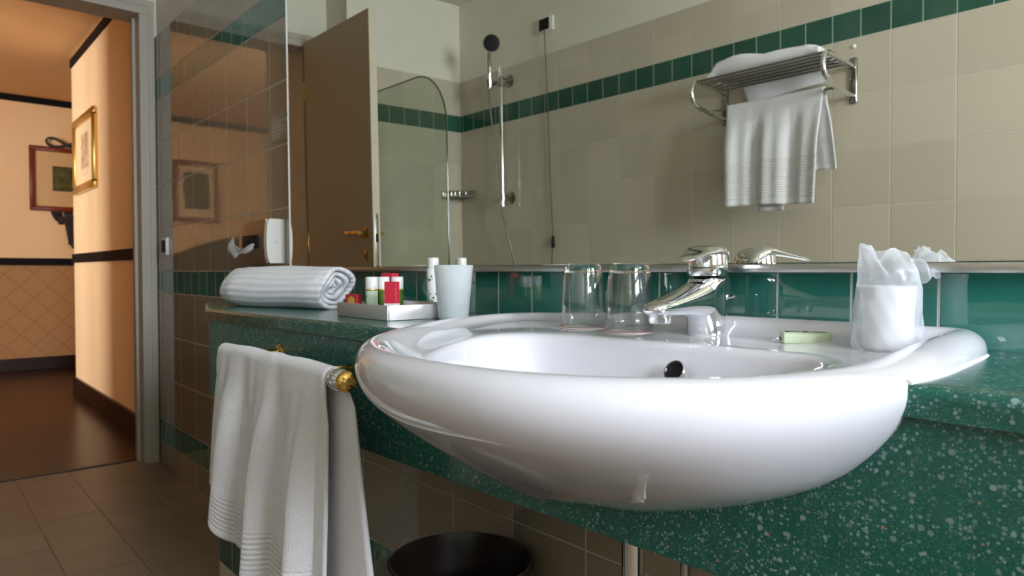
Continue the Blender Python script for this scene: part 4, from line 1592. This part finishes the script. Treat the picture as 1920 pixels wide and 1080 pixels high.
ft_ = thing('folded_towel', (-1.32, OY + 0.15, 1.62), 'folded white towel lying on top of the towel rack', 'towel')


def ffold(u, v):
    a = v * 2 * PI
    x = -1.528 + 0.43 * u
    hgt = 0.030 * (sst(0, 0.10, u) * 0.75 + 0.25) * (1 - 0.55 * sst(0.88, 1.0, u)) * (1 + 0.18 * math.sin(u * 6.0 + 0.4))
    y = OY + 0.135 + 0.085 * math.copysign(abs(math.cos(a)) ** 0.6, math.cos(a)) * (0.92 + 0.08 * math.sin(u * 5))
    sa_ = math.sin(a)
    z = 1.6265 + hgt + hgt * math.copysign(abs(sa_) ** 0.7, sa_) + (0.004 * math.sin(u * 17 + y * 40) if sa_ > 0 else 0)
    return Vector((x, y, max(1.6275, z)))


g = G()
g.sheet(ffold, 48, 40)
bmesh.ops.remove_doubles(g.bm, verts=g.bm.verts, dist=1e-5)
bmesh.ops.holes_fill(g.bm, edges=g.bm.edges, sides=60)
obj('folded_body', g, 'towel', ft_)


def ftongue(u, v):
    x = -1.485 + 0.33 * u + 0.03 * v
    y = OY + 0.035 - 0.001 * v + 0.004 * math.sin(u * 11)
    return Vector((x, y, 1.625 - (0.080 - 0.022 * u) * v))


obj('hanging_hem', G().sheet(ftongue, 30, 12), 'towel', ft_, solid=0.007)

t = thing('screw_cap', (-1.061, OY, 1.682), 'small white screw cap on the tiles above the towel rack', 'screw cap')
obj('cap', G().lathe([(0.0005, 0.006), (0.005, 0.005), (0.0085, 0.0), (0.0085, 0.0005)][::-1], (-1.061, OY, 1.682), 16, 'Y'), 'white_plastic', t)

# ------------------------------------------------------------------ shower
RX, RY = -2.915, OY + 0.060
sh = thing('shower_rail', (RX, OY, 1.24), 'vertical chrome shower rail on the tiled wall above the bath', 'shower rail')
obj('rail', G().tube([(RX, RY, 1.235), (RX, RY, 2.00)], 0.0105, 16), 'chrome', sh)
for z in (1.285, 1.930):
    g = G().lathe([(0.0005, 0.0005), (0.036, 0.0005), (0.036, 0.008), (0.020, 0.016), (0.013, 0.022), (0.013, 0.058), (0.0005, 0.058)], (RX + 0.004, OY, z), 24, 'Y')
    g.tube([(RX, RY, z - 0.016), (RX, RY, z + 0.016)], 0.0145, 16)
    obj('rail_bracket', g, 'dull_chrome', sh)
g = G().tube([(RX, RY, 1.890), (RX, RY, 1.935)], 0.019, 18)
g.tube([(RX, RY, 1.915), (RX - 0.062, RY + 0.030, 1.915)], 0.011, 14)
g.tube([(RX - 0.062, RY + 0.03, 1.895), (RX - 0.060, RY + 0.032, 1.935)], [0.017, 0.020], 16)
obj('slider', g, 'dull_chrome', sh)
hs = thing('hand_shower', (RX - 0.062, RY + 0.03, 1.90), 'chrome hand shower with dark round face clipped in the rail slider', 'hand shower')
hp = [(RX - 0.062, RY + 0.030, 1.885), (RX - 0.061, RY + 0.032, 1.94), (RX - 0.052, RY + 0.040, 2.00), (RX - 0.035, RY + 0.055, 2.05), (RX - 0.010, RY + 0.072, 2.085), (RX + 0.02, RY + 0.085, 2.10)]
obj('handle', G().tube(hp, [0.012, 0.0135, 0.0145, 0.0145, 0.014, 0.014], 16), 'chrome', hs)
hd = Vector((0.74, 0.62, -0.26)).normalized()
hq = hd.to_track_quat('Z', 'Y').to_matrix().to_4x4()
HCn = Vector((RX + 0.030, RY + 0.090, 2.103))
for nm, prof, mt_ in (('head_shell', [(0.0005, -0.026), (0.030, -0.022), (0.046, -0.006), (0.048, 0.002), (0.046, 0.004), (0.0005, 0.003)], 'dull_chrome'),
                      ('spray_face', [(0.0005, 0.0065), (0.030, 0.0065), (0.043, 0.0045), (0.0435, 0.0025), (0.0005, 0.0025)], 'black')):
    g = G().lathe(prof, (0, 0, 0), 32)
    bmesh.ops.transform(g.bm, matrix=Matrix.Translation(HCn) @ hq, verts=g.bm.verts)
    obj(nm, g, mt_, hs)
hose = catmull([(RX - 0.062, RY + 0.03, 1.885), (RX - 0.056, RY + 0.03, 1.76), (RX - 0.044, RY + 0.022, 1.61), (RX - 0.022, RY + 0.018, 1.40), (RX + 0.004, RY + 0.016, 1.24), (RX + 0.040, RY + 0.010, 1.10),
                (RX + 0.070, RY, 0.98), (RX + 0.10, RY - 0.01, 0.87), (RX + 0.11, RY - 0.02, 0.80), (RX + 0.10, RY - 0.03, 0.74), (RX + 0.08, RY - 0.04, 0.70)], 8)[:-8]
obj('shower_hose', G().tube(hose, 0.0062, 10), 'dull_chrome', hs)
# emergency pull cord
pc = thing('pull_cord', (-2.628, OY, 2.125), 'emergency pull cord hanging from a black switch on the upper wall', 'pull cord')
obj('plate', G().box((-2.688, OY - 0.0095, 2.128), (-2.568, OY + 0.006, 2.202), 0.004), 'plaster', pc)
pcs = obj('switch_block', G().box((-2.664, OY + 0.005, 2.137), (-2.592, OY + 0.010, 2.196), 0.002), 'black', pc)
obj('cord_line', G().tube([(-2.622, OY + 0.012, 2.137), (-2.603, OY + 0.012, 1.74), (-2.590, OY + 0.012, 1.32), (-2.577, OY + 0.012, 1.06), (-2.590, OY + 0.012, 0.90), (-2.597, OY + 0.012, 0.62)], 0.0024, 8), 'cord', pc)
obj('cord_toggle', G().lathe([(0.002, -0.034), (0.009, -0.030), (0.010, 0.0), (0.007, 0.028), (0.002, 0.032)], (-2.574, OY + 0.014, 1.03), 14), 'black', pc)

# corner soap basket
cb = thing('corner_basket', (XL, OY, 1.31), 'chrome wire soap basket in the tiled corner above the bath', 'soap basket')
for z, nm in ((1.345, 'rim'), (1.312, 'base_wire')):
    pts = [(XL + 0.006, OY + 0.155, z)] + [(XL + 0.006 + 0.135 * math.sin(PI / 2 * k / 10) ** 1.0, OY + 0.008 + 0.147 * math.cos(PI / 2 * k / 10), z) for k in range(1, 11)]
    pts += [(XL + 0.006, OY + 0.008, z), (XL + 0.006, OY + 0.155, z)]
    obj(nm, G().tube(pts, 0.0045, 8), 'dull_chrome', cb)
for k in range(7):
    x = XL + 0.02 + 0.018 * k
    ymax = OY + 0.008 + 0.147 * math.sqrt(max(0.02, 1 - ((x - XL - 0.006) / 0.135) ** 2))
    obj('grid_wire', G().tube([(x, OY + 0.008, 1.312), (x, ymax, 1.312), (x, ymax, 1.345)], 0.0025, 6), 'dull_chrome', cb)

# bath and glass screen
bath = thing('bathtub', (-2.5, -1.38, 0), 'white bathtub along the tiled wall opposite the mirror', 'bathtub')
BX0, BX1, BY0, BY1, BH = XL + 0.001, -1.74, OY + 0.001, -1.055, 0.55


def rrect(x0, x1, y0, y1, r, z, n=6):
    out = []
    for cx_, cy_, a0 in ((x1 - r, y1 - r, 0), (x0 + r, y1 - r, PI / 2), (x0 + r, y0 + r, PI), (x1 - r, y0 + r, 3 * PI / 2)):
        for k in range(n + 1):
            a = a0 + PI / 2 * k / n
            out.append((cx_ + r * math.cos(a), cy_ + r * math.sin(a), z))
    return out


g = G()
g.rings([rrect(BX0, BX1, BY0, BY1, 0.02, BH - 0.035), rrect(BX0, BX1, BY0, BY1, 0.02, BH - 0.004), rrect(BX0 + 0.004, BX1 - 0.004, BY0 + 0.004, BY1 - 0.004, 0.02, BH), rrect(BX0 + 0.07, BX1 - 0.07, BY0 + 0.06, BY1 - 0.06, 0.12, BH),
         rrect(BX0 + 0.08, BX1 - 0.08, BY0 + 0.07, BY1 - 0.07, 0.12, BH - 0.015), rrect(BX0 + 0.14, BX1 - 0.12, BY0 + 0.11, BY1 - 0.11, 0.14, 0.22), rrect(BX0 + 0.22, BX1 - 0.2, BY0 + 0.17, BY1 - 0.17, 0.10, 0.16)], True, True)
obj('tub_shell', g, 'acrylic', bath)
obj('front_panel', G().box((BX0, BY1 - 0.025, 0), (BX1, BY1 - 0.008, BH - 0.03)), 'tile_back', bath, smooth=False)
obj('end_panel', G().box((BX1 - 0.025, BY0, 0), (BX1 - 0.008, BY1 - 0.026, BH - 0.03)), 'tile_side', bath, smooth=False)
sc = thing('bath_screen', (-3.0, -1.080, BH), 'clear glass bath screen with one rounded upper corner beside the door', 'bath screen')
SX0, SX1, SZ0, SZ1 = XL + 0.022, -2.665, BH + 0.012, 1.848
out = [(SX0, SZ0), (SX1, SZ0)] + [(SX1 - 0.245 + 0.245 * math.cos(PI / 2 * k / 16), SZ1 - 0.27 + 0.27 * math.sin(PI / 2 * k / 16)) for k in range(17)] + [(SX0, SZ1)]
obj('glass_panel', G().prism(out, -1.083, -1.077, 'Y'), 'screen', sc, smooth=False)
obj('polished_edge', G().tube([(p[0], -1.080, p[1]) for p in out[1:]], 0.0034, 8), 'screen_edge', sc)
obj('hinge_profile', G().box((XL + 0.0005, -1.090, BH + 0.004), (XL + 0.024, -1.070, SZ1), 0.003), 'steel', sc)
obj('seal_strip', G().box((SX0, -1.085, BH + 0.0005), (SX1, -1.075, BH + 0.0125)), 'cap', sc)
